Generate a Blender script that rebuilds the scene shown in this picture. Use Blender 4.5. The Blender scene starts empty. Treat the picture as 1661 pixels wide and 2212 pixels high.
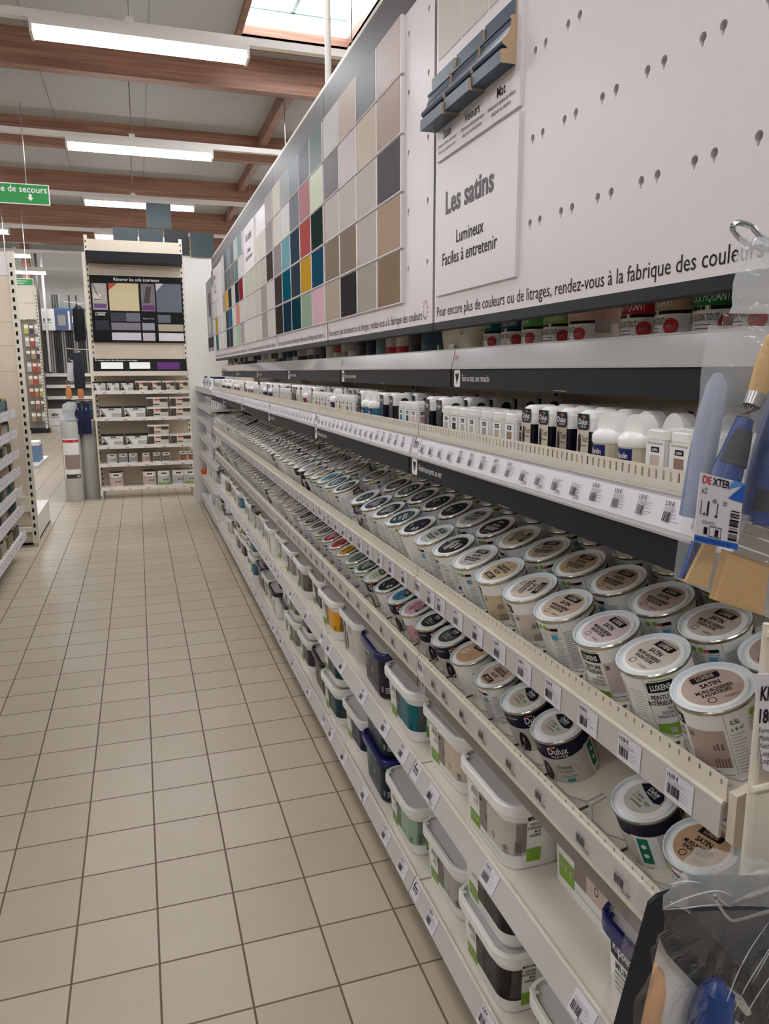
import bpy, math, random
from mathutils import Matrix, Vector
random.seed(7)
C = bpy.context.scene.collection
PI = math.pi
sc = bpy.context.scene

# ---------------------------------------------------------------- camera
cam_d = bpy.data.cameras.new('camera')
cam = bpy.data.objects.new('camera', cam_d)
C.objects.link(cam)
YAW, PITCH, ROLL, CAMH, FPX = 0.3140395, 0.1860956, -0.003136, 1.416346, 1615.974
fwd = Vector((math.sin(YAW)*math.cos(PITCH), math.cos(YAW)*math.cos(PITCH), -math.sin(PITCH)))
r0 = Vector((math.cos(YAW), -math.sin(YAW), 0)); u0 = r0.cross(fwd)
rr = r0*math.cos(ROLL)+u0*math.sin(ROLL); uu = -r0*math.sin(ROLL)+u0*math.cos(ROLL)
M = Matrix((rr, uu, -fwd)).transposed().to_4x4()
M.translation = Vector((0, 0, CAMH))
cam.matrix_world = M
cam_d.sensor_fit = 'HORIZONTAL'; cam_d.sensor_width = 36.0
cam_d.lens = FPX*36.0/1661.0
cam_d.clip_start = 0.02; cam_d.clip_end = 100
sc.camera = cam

# ---------------------------------------------------------------- world, light, exposure
w = bpy.data.worlds.new('world'); sc.world = w; w.use_nodes = True
bg = w.node_tree.nodes['Background']; bg.inputs[0].default_value = (0.93, 0.97, 1.0, 1); bg.inputs[1].default_value = 5.0
TUBE = 15.0
sc.view_settings.view_transform = 'Standard'; sc.view_settings.look = 'None'
sc.view_settings.exposure = 1.32; sc.view_settings.gamma = 1.0
sc.view_settings.use_curve_mapping = False
sc.cycles.use_denoising = True
sc.cycles.max_bounces = 7; sc.cycles.diffuse_bounces = 4; sc.cycles.glossy_bounces = 3
sc.cycles.transparent_max_bounces = 12; sc.cycles.transmission_bounces = 3
sc.cycles.sample_clamp_indirect = 4.0
sc.cycles.use_light_tree = True

# ---------------------------------------------------------------- materials
def lin(c):
    c = c/255.0
    return c/12.92 if c <= 0.04045 else ((c+0.055)/1.055)**2.4
MATS = {}
def mat(name, rgb, rough=0.5, metal=0.0, emit=0.0, alpha=1.0, noise=0.03, nscale=40.0, coat=0.0, spec=0.5):
    if name in MATS: return MATS[name]
    m = bpy.data.materials.new(name); m.use_nodes = True
    nt = m.node_tree; b = nt.nodes['Principled BSDF']
    col = (lin(rgb[0]), lin(rgb[1]), lin(rgb[2]), 1)
    b.inputs['Roughness'].default_value = rough
    b.inputs['Metallic'].default_value = metal
    b.inputs['Specular IOR Level'].default_value = spec
    b.inputs['Coat Weight'].default_value = coat
    b.inputs['Base Color'].default_value = col
    if noise > 0:
        tc = nt.nodes.new('ShaderNodeTexCoord'); n = nt.nodes.new('ShaderNodeTexNoise')
        n.inputs['Scale'].default_value = nscale; n.inputs['Detail'].default_value = 2
        nt.links.new(tc.outputs['Object'], n.inputs['Vector'])
        mx = nt.nodes.new('ShaderNodeMix'); mx.data_type = 'RGBA'; mx.blend_type = 'MULTIPLY'
        mr = nt.nodes.new('ShaderNodeMapRange'); mr.inputs[3].default_value = 1-noise*1.5; mr.inputs[4].default_value = 1+noise*1.5
        nt.links.new(n.outputs['Fac'], mr.inputs[0])
        mx.inputs[0].default_value = 1.0; mx.inputs[6].default_value = col
        nt.links.new(mr.outputs[0], mx.inputs[7]); nt.links.new(mx.outputs[2], b.inputs['Base Color'])
    if emit > 0:
        b.inputs['Emission Color'].default_value = col; b.inputs['Emission Strength'].default_value = emit
    if alpha < 1: b.inputs['Alpha'].default_value = alpha
    MATS[name] = m
    return m
def cm(rgb, rough=0.45, **k):
    k.setdefault('spec', 0.22)
    return mat('paint_%d_%d_%d_%d_%d' % (rgb[0], rgb[1], rgb[2], int(rough*100), int(k['spec']*100)), rgb, rough, noise=0.02, **k)

WHITE = mat('white_enamel', (226, 221, 216), 0.35)
RAIL = mat('light_grey_rail', (192, 187, 183), 0.4)
CREAM = mat('cream_enamel', (222, 214, 198), 0.4)
BEIGE = mat('beige_enamel', (216, 202, 183), 0.45)
PANEL = mat('satin_white_panel', (227, 219, 221), 0.35, noise=0.01, spec=0.4)
PANELIN = mat('panel_hollow_shade', (38, 32, 30), 0.7, spec=0.1)  # shade of the hollow panel behind the keyholes, put into a dark colour
CHAR = mat('charcoal_band', (44, 45, 50), 0.45, spec=0.12)
CHAR2 = mat('grey_header', (84, 80, 82), 0.4, spec=0.12)
BLACK = mat('black_print', (24, 23, 24), 0.55, noise=0, spec=0.15)
DGREY = mat('dark_grey_print', (74, 70, 70), 0.5, noise=0, spec=0.2)
MGREY = mat('mid_grey_print', (135, 132, 132), 0.5, noise=0)
LGREY = mat('pale_grey_print', (178, 176, 174), 0.5, noise=0)
PAPER = mat('white_paper', (218, 214, 222), 0.4, noise=0.01)
PAPERW = mat('white_label', (238, 238, 235), 0.35, noise=0.01, spec=0.3)
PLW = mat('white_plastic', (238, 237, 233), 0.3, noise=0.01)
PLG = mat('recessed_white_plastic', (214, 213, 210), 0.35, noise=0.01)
TIN = mat('tinplate', (190, 182, 165), 0.22, metal=0.9)
TINL = mat('pale_tin_lid', (218, 226, 231), 0.28)
STEEL = mat('zinc_wire', (190, 194, 200), 0.22, metal=1.0)
GREEN = mat('lime_print', (130, 172, 48), 0.45, noise=0)
TEALP = mat('teal_tag', (40, 140, 115), 0.45, noise=0)
NAVY = mat('navy_print', (20, 22, 46), 0.4, spec=0.25)
NAVYP = mat('navy_plastic', (24, 32, 96), 0.25)
BLKP = mat('black_plastic', (24, 24, 27), 0.3)
REDP = mat('red_print', (196, 40, 52), 0.45, noise=0)
GLOSSW = mat('clear_plastic_rail', (184, 182, 182), 0.16, coat=0.5)

def text_col(rgb): return BLACK if sum(rgb) > 330 else PAPERW

def wood_mat():
    m = bpy.data.materials.new('glulam_wood'); m.use_nodes = True; nt = m.node_tree; b = nt.nodes['Principled BSDF']
    tc = nt.nodes.new('ShaderNodeTexCoord'); mp = nt.nodes.new('ShaderNodeMapping'); mp.inputs['Scale'].default_value = (0.8, 14, 30)
    n = nt.nodes.new('ShaderNodeTexNoise'); n.inputs['Scale'].default_value = 1.4; n.inputs['Detail'].default_value = 5
    cr = nt.nodes.new('ShaderNodeValToRGB')
    cr.color_ramp.elements[0].position = 0.3; cr.color_ramp.elements[0].color = (lin(104), lin(70), lin(54), 1)
    cr.color_ramp.elements[1].position = 0.75; cr.color_ramp.elements[1].color = (lin(150), lin(108), lin(86), 1)
    v = nt.nodes.new('ShaderNodeTexVoronoi'); v.inputs['Scale'].default_value = 2.2
    mr = nt.nodes.new('ShaderNodeMapRange'); mr.inputs[1].default_value = 0.03; mr.inputs[2].default_value = 0.07; mr.inputs[3].default_value = 0.45; mr.inputs[4].default_value = 1
    mx = nt.nodes.new('ShaderNodeMix'); mx.data_type = 'RGBA'; mx.blend_type = 'MULTIPLY'; mx.inputs[0].default_value = 1
    L = nt.links.new
    L(tc.outputs['Object'], mp.inputs[0]); L(mp.outputs[0], n.inputs['Vector']); L(n.outputs['Fac'], cr.inputs[0])
    L(tc.outputs['Object'], v.inputs['Vector']); L(v.outputs['Distance'], mr.inputs[0])
    L(cr.outputs[0], mx.inputs[6]); L(mr.outputs[0], mx.inputs[7]); L(mx.outputs[2], b.inputs['Base Color'])
    b.inputs['Roughness'].default_value = 0.6
    return m
WOOD = wood_mat()
def tile_mat():
    m = bpy.data.materials.new('ceramic_tiles'); m.use_nodes = True; nt = m.node_tree; b = nt.nodes['Principled BSDF']
    L = nt.links.new
    def math_(op, a, bb=None, **k):
        n = nt.nodes.new('ShaderNodeMath'); n.operation = op
        for i, x in enumerate((a, bb)):
            if x is None: continue
            if isinstance(x, (int, float)): n.inputs[i].default_value = x
            else: L(x, n.inputs[i])
        return n.outputs[0]
    g = nt.nodes.new('ShaderNodeNewGeometry'); sp = nt.nodes.new('ShaderNodeSeparateXYZ'); L(g.outputs['Position'], sp.inputs[0])
    sx = math_('DIVIDE', math_('ADD', sp.outputs[0], 20+0.43358), 0.2)
    sy = math_('DIVIDE', math_('ADD', sp.outputs[1], 20-0.0796), 0.2)
    def edge(s):
        fr = math_('FRACT', s); return math_('SUBTRACT', 0.5, math_('ABSOLUTE', math_('SUBTRACT', fr, 0.5)))
    e = math_('MINIMUM', edge(sx), edge(sy))
    mr = nt.nodes.new('ShaderNodeMapRange'); mr.interpolation_type = 'SMOOTHSTEP'
    mr.inputs[1].default_value = 0.008; mr.inputs[2].default_value = 0.017; L(e, mr.inputs[0])
    cb = nt.nodes.new('ShaderNodeCombineXYZ'); L(math_('FLOOR', sx), cb.inputs[0]); L(math_('FLOOR', sy), cb.inputs[1])
    wn = nt.nodes.new('ShaderNodeTexWhiteNoise'); L(cb.outputs[0], wn.inputs[0])
    nz = nt.nodes.new('ShaderNodeTexNoise'); nz.inputs['Scale'].default_value = 9; nz.inputs['Detail'].default_value = 4; L(g.outputs['Position'], nz.inputs['Vector'])
    v = math_('ADD', math_('MULTIPLY', wn.outputs[0], 0.55), math_('MULTIPLY', nz.outputs['Fac'], 0.45))
    cr = nt.nodes.new('ShaderNodeValToRGB'); L(v, cr.inputs[0])
    cr.color_ramp.elements[0].position = 0.1; cr.color_ramp.elements[0].color = (lin(169), lin(157), lin(136), 1)
    cr.color_ramp.elements[1].position = 0.85; cr.color_ramp.elements[1].color = (lin(181), lin(170), lin(151), 1)
    mx = nt.nodes.new('ShaderNodeMix'); mx.data_type = 'RGBA'; L(mr.outputs[0], mx.inputs[0])
    mx.inputs[6].default_value = (lin(98), lin(84), lin(66), 1); L(cr.outputs[0], mx.inputs[7])
    L(mx.outputs[2], b.inputs['Base Color'])
    rg = math_('SUBTRACT', 0.75, math_('MULTIPLY', mr.outputs[0], 0.4)); L(rg, b.inputs['Roughness'])
    bp = nt.nodes.new('ShaderNodeBump'); bp.inputs['Strength'].default_value = 0.25; bp.inputs['Distance'].default_value = 0.002
    L(mr.outputs[0], bp.inputs['Height']); L(bp.outputs[0], b.inputs['Normal'])
    b.inputs['Specular IOR Level'].default_value = 0.35
    return m
TILE = tile_mat()
def film_mat(name, milk, tint=(235, 238, 242), rough=0.12):
    m = bpy.data.materials.new(name); m.use_nodes = True; nt = m.node_tree; L = nt.links.new
    for n in list(nt.nodes): nt.nodes.remove(n)
    out = nt.nodes.new('ShaderNodeOutputMaterial'); tr = nt.nodes.new('ShaderNodeBsdfTransparent')
    gl = nt.nodes.new('ShaderNodeBsdfGlossy'); gl.inputs['Roughness'].default_value = rough
    df = nt.nodes.new('ShaderNodeBsdfTranslucent'); df2 = nt.nodes.new('ShaderNodeBsdfDiffuse')
    c = (lin(tint[0]), lin(tint[1]), lin(tint[2]), 1)
    df.inputs[0].default_value = c; df2.inputs[0].default_value = c
    a = nt.nodes.new('ShaderNodeAddShader'); L(df.outputs[0], a.inputs[0]); L(df2.outputs[0], a.inputs[1])
    mm = nt.nodes.new('ShaderNodeMixShader'); mm.inputs[0].default_value = 0.5; L(df.outputs[0], mm.inputs[1]); L(df2.outputs[0], mm.inputs[2])
    m1 = nt.nodes.new('ShaderNodeMixShader'); m1.inputs[0].default_value = milk; L(tr.outputs[0], m1.inputs[1]); L(mm.outputs[0], m1.inputs[2])
    fr = nt.nodes.new('ShaderNodeLayerWeight'); fr.inputs['Blend'].default_value = 0.25
    mr = nt.nodes.new('ShaderNodeMapRange'); mr.inputs[3].default_value = 0.02; mr.inputs[4].default_value = 0.35; L(fr.outputs['Facing'], mr.inputs[0])
    m2 = nt.nodes.new('ShaderNodeMixShader'); L(mr.outputs[0], m2.inputs[0]); L(m1.outputs[0], m2.inputs[1]); L(gl.outputs[0], m2.inputs[2])
    tc = nt.nodes.new('ShaderNodeTexCoord'); nz = nt.nodes.new('ShaderNodeTexNoise'); nz.inputs['Scale'].default_value = 38; nz.inputs['Detail'].default_value = 3
    nz.inputs['Distortion'].default_value = 1.5
    bp = nt.nodes.new('ShaderNodeBump'); bp.inputs['Strength'].default_value = 0.6; bp.inputs['Distance'].default_value = 0.01
    L(tc.outputs['Object'], nz.inputs['Vector']); L(nz.outputs['Fac'], bp.inputs['Height']); L(bp.outputs[0], gl.inputs['Normal'])
    L(m2.outputs[0], out.inputs[0])
    return m
FILM = film_mat('clear_film', 0.06); FILMM = film_mat('milky_film', 0.5)

# ---------------------------------------------------------------- mesh builder
_TC = {}
def glyphs(s, bold=0.0):
    k = (s, bold)
    if k in _TC: return _TC[k]
    cu = bpy.data.curves.new('t', 'FONT'); cu.body = s; cu.resolution_u = 2; cu.offset = bold
    ob = bpy.data.objects.new('t', cu); C.objects.link(ob)
    dg = bpy.context.evaluated_depsgraph_get()
    me = bpy.data.meshes.new_from_object(ob.evaluated_get(dg))
    vs = [(v.co.x, v.co.y) for v in me.vertices]; fs = [tuple(p.vertices) for p in me.polygons]
    bpy.data.objects.remove(ob); bpy.data.curves.remove(cu); bpy.data.meshes.remove(me)
    if vs:
        x0 = min(v[0] for v in vs); x1 = max(v[0] for v in vs)
    else: x0 = x1 = 0
    _TC[k] = (vs, fs, x0, x1)
    return _TC[k]

def smooth(pts, k=4):
    out = []; n = len(pts)
    for i in range(n-1):
        p0, p1, p2, p3 = pts[max(i-1, 0)], pts[i], pts[i+1], pts[min(i+2, n-1)]
        for j in range(k):
            t = j/k
            out.append(tuple(0.5*((2*b)+(-a+c)*t+(2*a-5*b+4*c-d)*t*t+(-a+3*b-3*c+d)*t**3) for a, b, c, d in zip(p0, p1, p2, p3)))
    out.append(tuple(pts[-1])); return out
class MB:
    def __init__(s): s.v = []; s.f = []; s.m = []; s.mats = []
    def mi(s, m):
        if m not in s.mats: s.mats.append(m)
        return s.mats.index(m)
    def add(s, vs, fs, m):
        o = len(s.v); s.v += [tuple(v) for v in vs]; k = s.mi(m)
        for f in fs: s.f.append(tuple(o+i for i in f)); s.m.append(k)
        return s
    def box(s, x0, x1, y0, y1, z0, z1, m):
        vs = [(x, y, z) for z in (z0, z1) for y in (y0, y1) for x in (x0, x1)]
        return s.add(vs, [(0, 2, 3, 1), (4, 5, 7, 6), (0, 1, 5, 4), (2, 6, 7, 3), (0, 4, 6, 2), (1, 3, 7, 5)], m)
    def quad(s, o, ex, ey, a0, a1, b0, b1, m):
        o = Vector(o); ex = Vector(ex); ey = Vector(ey)
        return s.add([o+ex*a+ey*b for a, b in ((a0, b0), (a1, b0), (a1, b1), (a0, b1))], [(0, 1, 2, 3)], m)
    def poly(s, o, ex, ey, pts, m):
        o = Vector(o); ex = Vector(ex); ey = Vector(ey)
        return s.add([o+ex*a+ey*b for a, b in pts], [tuple(range(len(pts)))], m)
    def prism(s, pts, d, m, capm=None, close=True):
        """pts 3D loop, extruded by vector d"""
        n = len(pts); d = Vector(d); p = [Vector(q) for q in pts]
        s.add(p+[q+d for q in p], [(i, (i+1) % n, (i+1) % n+n, i+n) for i in range(n if close else n-1)], m)
        if close: s.add(p+[q+d for q in p], [tuple(range(n-1, -1, -1)), tuple(range(n, 2*n))], capm or m)
        return s
    def lathe(s, prof, m, n=24, c=(0, 0, 0), ax='z', ms=None):
        vs = []
        for r, z in prof:
            for i in range(n):
                a = 2*PI*i/n
                p = (r*math.cos(a), r*math.sin(a), z)
                if ax == 'x': p = (z, p[0], p[1])
                if ax == 'y': p = (p[1], z, p[0])
                vs.append((c[0]+p[0], c[1]+p[1], c[2]+p[2]))
        for j in range(len(prof)-1):
            fs = [(j*n+i, j*n+(i+1) % n, (j+1)*n+(i+1) % n, (j+1)*n+i) for i in range(n)]
            o = len(s.v) if j == 0 else o
            if j == 0: s.v += vs
            k = s.mi(ms[j] if ms else m)
            for f in fs: s.f.append(tuple(o+q for q in f)); s.m.append(k)
        return s
    def disc(s, r, z, m, n=24, c=(0, 0)):
        return s.add([(c[0]+r*math.cos(2*PI*i/n), c[1]+r*math.sin(2*PI*i/n), z) for i in range(n)], [tuple(range(n))], m)
    def tube(s, pts, r, m, n=8, cap=True):
        P = [Vector(p) for p in pts]; rings = []
        for i, p in enumerate(P):
            t = (P[min(i+1, len(P)-1)]-P[max(i-1, 0)]).normalized()
            a = Vector((0, 0, 1)) if abs(t.z) < 0.9 else Vector((1, 0, 0))
            u = t.cross(a).normalized(); v = t.cross(u)
            ri = r[i] if isinstance(r, (list, tuple)) else r
            rings.append([p+(u*math.cos(2*PI*k/n)+v*math.sin(2*PI*k/n))*ri for k in range(n)])
        vs = [q for R_ in rings for q in R_]
        fs = [(j*n+i, j*n+(i+1) % n, (j+1)*n+(i+1) % n, (j+1)*n+i) for j in range(len(P)-1) for i in range(n)]
        if cap: fs += [tuple(range(n-1, -1, -1)), tuple(range((len(P)-1)*n, len(P)*n))]
        return s.add(vs, fs, m)
    def text(s, t, o, ex, ey, size, m, xs=0.8, al='L', bold=0.0, mapf=None):
        vs, fs, x0, x1 = glyphs(t, bold)
        if not vs: return s
        off = {'L': x0, 'C': (x0+x1)/2, 'R': x1}[al]
        if mapf:
            return s.add([mapf(o[0]+(x-off)*size*xs, o[1]+y*size) for x, y in vs], fs, m)
        o = Vector(o); ex = Vector(ex); ey = Vector(ey)
        return s.add([o+ex*((x-off)*size*xs)+ey*(y*size) for x, y in vs], fs, m)
    def patch(s, mapf, u0, u1, z0, z1, m, nu=8, nz=1):
        vs = [mapf(u0+(u1-u0)*i/nu, (z0(u0+(u1-u0)*i/nu) if callable(z0) else z0)*(1-j/nz)+(z1(u0+(u1-u0)*i/nu) if callable(z1) else z1)*j/nz) for j in range(nz+1) for i in range(nu+1)]
        fs = [(j*(nu+1)+i, j*(nu+1)+i+1, (j+1)*(nu+1)+i+1, (j+1)*(nu+1)+i) for j in range(nz) for i in range(nu)]
        return s.add(vs, fs, m)
    def mesh(s, name, smooth=False):
        me = bpy.data.meshes.new(name); me.from_pydata(s.v, [], s.f)
        for m in s.mats: me.materials.append(m)
        me.polygons.foreach_set('material_index', s.m)
        if smooth:
            me.polygons.foreach_set('use_smooth', [True]*len(s.f))
            me.update()
            try: me.set_sharp_from_angle(angle=math.radians(35))
            except Exception: pass
        me.update()
        return me
    def build(s, name, parent=None, smooth=False, loc=None):
        return put(s.mesh(name, smooth), name, parent, loc=loc)
def put(me, name, parent=None, over=None, loc=None, label=None):
    o = bpy.data.objects.new(name, me); C.objects.link(o)
    if parent is not None: o.parent = parent
    if loc is not None: o.location = loc
    if over:
        for i, m in over.items():
            o.material_slots[i].link = 'OBJECT'; o.material_slots[i].material = m
    if label: o['label'] = label
    return o
def tag(o, label, cat, group=None):
    o['label'] = label; o['category'] = cat
    if group: o['group'] = group
    return o
def thing(name, label, cat, group=None, loc=(0, 0, 0), rotz=0.0):
    o = bpy.data.objects.new(name, None); C.objects.link(o); o.location = loc; o.rotation_euler = (0, 0, rotz)
    o.empty_display_size = 0.05
    return tag(o, label, cat, group)
def struct(mb, name, smooth=False):
    o = mb.build(name, smooth=smooth); o['kind'] = 'structure'; return o
ORD = ['', 'first', 'second', 'third', 'fourth', 'fifth', 'sixth', 'seventh', 'eighth', 'ninth', 'tenth', 'eleventh', 'twelfth', 'thirteenth', 'fourteenth', 'fifteenth', 'sixteenth', 'seventeenth', 'eighteenth', 'nineteenth', 'twentieth', 'twenty-first', 'twenty-second', 'twenty-third', 'twenty-fourth', 'twenty-fifth', 'twenty-sixth']
def colour_name(c):
    names = {'white': (232, 230, 226), 'pale grey': (195, 193, 188), 'mid grey': (140, 138, 136), 'charcoal': (70, 68, 68), 'black': (30, 28, 30), 'cream': (220, 212, 190), 'beige': (190, 168, 145), 'tan': (160, 135, 112),
             'taupe': (135, 122, 112), 'pink': (222, 178, 186), 'blush beige': (196, 172, 160), 'red': (175, 60, 72), 'coral': (205, 115, 105), 'yellow': (222, 170, 62), 'pale green': (196, 208, 178), 'sage green': (145, 168, 145),
             'dark green': (45, 72, 62), 'teal': (30, 112, 122), 'pale turquoise': (130, 185, 190), 'blue': (60, 120, 165), 'slate blue': (78, 92, 106), 'navy': (28, 32, 62), 'dark teal': (28, 62, 70)}
    return min(names, key=lambda k: sum((a-b)**2 for a, b in zip(names[k], c)))
BAY = 1.015; Y0 = 0.62; NB = 6
YJ = [Y0+BAY*i for i in range(NB+1)]
YE = YJ[-1]
def bay_of(y): return max(0, min(NB-1, int((y-Y0)/BAY)))
BN = ['nearest', 'second nearest', 'third', 'fourth', 'fifth', 'sixth']
EX = (0, -1, 0); EZ = (0, 0, 1)   # reading directions on an aisle-facing surface

# ================================================================ STRUCTURE
XL, XR, YB, YF = -9.0, 7.0, -4.0, 23.0
ZC = 4.62
struct(MB().box(XL, XR, YB, YF, -0.1, 0, TILE), 'floor')
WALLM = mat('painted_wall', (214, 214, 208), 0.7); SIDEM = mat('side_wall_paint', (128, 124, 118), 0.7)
struct(MB().box(XL, XR, YF, YF+0.1, 0, 6, WALLM), 'wall_back')
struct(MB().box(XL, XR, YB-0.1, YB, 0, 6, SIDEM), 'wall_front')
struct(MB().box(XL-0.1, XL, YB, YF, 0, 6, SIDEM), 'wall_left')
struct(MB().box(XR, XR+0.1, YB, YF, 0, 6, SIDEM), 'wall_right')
CEILM = mat('ceiling_panel', (160, 159, 156), 0.75)
SKY = (1.14, 2.25, 4.6, 8.12)
cb = MB(); x0, x1, y0, y1 = SKY
for a in ((XL, x0, YB, YF), (x1, XR, YB, YF), (x0, x1, YB, y0), (x0, x1, y1, YF)): cb.box(a[0], a[1], a[2], a[3], ZC, ZC+0.06, CEILM)
SEAM = mat('panel_joint', (136, 133, 128), 0.7)
yy = YB+0.5
x = XL+0.5
while x < XR:
    if not (x0-0.02 < x < x1+0.02): cb.box(x-0.008, x+0.008, YB, YF, ZC-0.004, ZC+0.001, SEAM)
    x += 1.1
struct(cb, 'ceiling')
# skylight shaft
sk = MB(); tz = 0.05
for a in ((x0-tz, x0, y0, y1), (x1, x1+tz, y0, y1), (x0-tz, x1+tz, y0-tz, y0), (x0-tz, x1+tz, y1, y1+tz)):
    sk.box(a[0], a[1], a[2], a[3], ZC-0.06, ZC+0.14, WOOD); sk.box(a[0], a[1], a[2], a[3], ZC+0.14, ZC+0.34, WHITE)
struct(sk, 'trim_1')
sg = MB(); FG = mat('skylight_frame', (150, 190, 196), 0.4)
for i in range(0, 5):
    yy = y0+(y1-y0)*i/4; sg.box(x0, x1, yy-0.02, yy+0.02, ZC+0.3, ZC+0.34, FG if i != 3 else WHITE)
sg.box((x0+x1)/2-0.02, (x0+x1)/2+0.02, y0, y1, ZC+0.3, ZC+0.34, FG)
for xx in (x0+0.25, x0+0.7): sg.box(xx-0.03, xx+0.03, 7.25, 7.45, ZC+0.24, ZC+0.3, FG)
struct(sg, 'window_1')
# beams
k = 0
for yb, h in ((0.2, 0.36), (2.95, 0.36), (5.7, 0.36), (8.45, 0.36), (11.15, 0.36), (13.9, 0.36), (16.6, 0.42), (19.3, 0.36)):
    k += 1
    struct(MB().box(XL, XR, yb, yb+0.14, ZC-h+0.03, ZC, WOOD), 'trim_%d' % (k+1))
for i, yb in enumerate((5.84, 8.59, 11.29, 14.04)):
    if i == 0: continue
    struct(MB().box(1.78+0.07*(i-1), 1.88+0.07*(i-1), yb, yb+2.56, ZC-0.16, ZC, WOOD), 'trim_%d' % (20+i))
struct(MB().box(-5.0, -4.9, YB, YF, ZC-0.16, ZC, WOOD), 'trim_30')
col = struct(MB().box(-2.50, -2.32, 20.7, 20.9, 0, ZC, WOOD), 'column_back')

# ---------------------------------------------------------------- lighting trunking and battens
TUBEM = mat('lit_diffuser', (250, 250, 253), 0.5, emit=TUBE, noise=0)
kb = MB()
kb.box(0, 1.5, -0.075, 0.075, 0.0, 0.055, WHITE)
dm = MB()
dm.prism([(0.02, -0.07, 0.0), (0.02, -0.06, -0.05), (0.02, 0.06, -0.05), (0.02, 0.07, 0.0)], (1.46, 0, 0), TUBEM)
em = MB().box(0, 0.02, -0.078, 0.078, -0.055, 0.057, WHITE).box(1.48, 1.5, -0.078, 0.078, -0.055, 0.057, WHITE)
kbm, dmm, emm = kb.mesh('housing'), dm.mesh('diffuser'), em.mesh('end_cap')
ROWN = ['behind the camera', 'above the camera', 'third row', 'fourth row', 'nearest visible row', 'second visible row', 'third visible row', 'fourth visible row', 'fifth visible row', 'row by the far wall']
row = -1
yl = 6.18-2.8*3
while yl < 21.5:
    row += 1
    tr = MB().box(XL+0.3, XR-0.3, yl-0.03, yl+0.03, 3.815, 3.87, WHITE)
    t = tr.build('lighting_trunking')
    tag(t, 'white lighting trunking rail spanning the ceiling, at %.0f metres down the aisle' % yl if yl > 0 else 'white lighting trunking rail behind the camera, %.0f metres back' % (-yl), 'lighting rail', 'ceiling trunking rails')
    xk = -0.56-2.84*3
    kk = 0
    while xk < XR-1.6:
        if xk > XL+0.1:
            kk += 1
            side = 'over the aisle' if abs(xk+0.56) < 0.1 else ('%s batten to the %s of the aisle' % (ORD[int(round(abs(xk+0.56)/2.84))], 'left' if xk < 0 else 'right'))
            b = thing('fluorescent_batten', 'lit white fluorescent batten, %s, %.0f metres %s' % (side, abs(yl), 'ahead' if yl > 0 else 'behind'), 'ceiling light', 'ceiling battens', (xk, yl, 3.76))
            put(kbm, 'housing', b); put(dmm, 'diffuser', b); put(emm, 'end_cap', b)
        xk += 2.84
    for wx in (-4.6, -2.2, 0.1, 1.75):
        o = MB().tube([(wx, yl, 3.87), (wx, yl, ZC-0.006)], 0.006, STEEL, 5).box(wx-0.03, wx+0.03, yl-0.035, yl+0.035, 3.86, 3.9, WHITE).build('suspension_wire', parent=t)
    yl += 2.8

# exit signs
GRN = mat('sign_green', (22, 140, 62), 0.35, noise=0)
def exit_sign(x1_, y, z0, wd, ht, label, full=True):
    s_ = thing('exit_sign', label, 'sign', 'hanging green signs', (x1_-wd/2, y, z0))
    MB().box(-wd/2, wd/2, 0, 0.012, 0, ht, PAPERW).build('frame', s_)
    f = MB().box(-wd/2+0.008, wd/2-0.008, -0.002, 0.0, 0.008, ht-0.008, GRN)
    if full:
        f.text('Sortie de secours', (wd/2-0.02, -0.004, ht*0.58), (1, 0, 0), EZ, ht*0.46, PAPERW, 0.92, 'R', 0.012)
        ax = wd/2-0.165
        f.poly((ax, -0.004, 0.03), (1, 0, 0), EZ, [(-0.012, 0.06), (-0.012, 0.03), (-0.026, 0.03), (0, 0), (0.026, 0.03), (0.012, 0.03), (0.012, 0.06)], PAPERW)
    else:
        f.quad((0, -0.004, 0), (1, 0, 0), EZ, -wd*0.1, wd*0.3, ht*0.6, ht*0.68, PAPERW); f.quad((0, -0.004, 0), (1, 0, 0), EZ, -wd*0.2, wd*0.2, ht*0.3, ht*0.4, PAPERW)
    f.build('face', s_)
    for xx in (-wd*0.35, wd*0.3): MB().tube([(xx, 0.006, ht), (xx, 0.006, (3.82 if y < 9 else 3.82)-z0)], 0.004, STEEL, 5).build('chain', s_)
exit_sign(-0.675, 8.0, 2.945, 0.95, 0.18, 'green hanging exit sign reading secours with a white down arrow')
exit_sign(-1.425, 13.0, 2.715, 0.42, 0.11, 'small green hanging sign far back, above the beige end panel', False)

# ================================================================ MAIN GONDOLA
# carcass
for i in range(NB):
    g = MB()
    g.box(1.02, 1.05, YJ[i]+0.002, YJ[i+1]-0.002, 0.02, 2.40, BEIGE)
    tag(g.build('back_panel'), 'beige back panel of the long paint shelving, behind the %s bay' % BN[i], 'shelf panel', 'gondola back panels')
for i in range(NB+1):
    g = MB().box(0.975, 1.02, YJ[i]-0.02, YJ[i]+0.02, 0.0, 2.42, CREAM)
    for q in range(30): g.box(0.973, 0.976, YJ[i]-0.006, YJ[i]+0.006, 0.15+q*0.075, 0.18+q*0.075, BLACK)
    tag(g.build('slotted_upright'), 'cream slotted upright of the long paint shelving, at the %s joint from the near end' % ORD[i+1], 'upright', 'gondola uprights')
tag(MB().box(0.72, 0.74, Y0, YE, 0.0, 0.075, BEIGE).build('plinth'), 'beige recessed plinth under the bottom paint shelf', 'plinth')
tag(MB().box(0.665, 0.76, Y0, YE, 2.345, 2.372, CREAM).build('cornice'), 'cream cornice strip running along the top of the swatch header', 'cornice')
rod = MB().tube([(0.90, 3.57, 2.38), (0.90, 3.57, ZC)], 0.014, WHITE, 10)
tag(rod.build('ceiling_rod', smooth=True), 'white vertical rod from the shelving top to the ceiling', 'rod')

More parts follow.
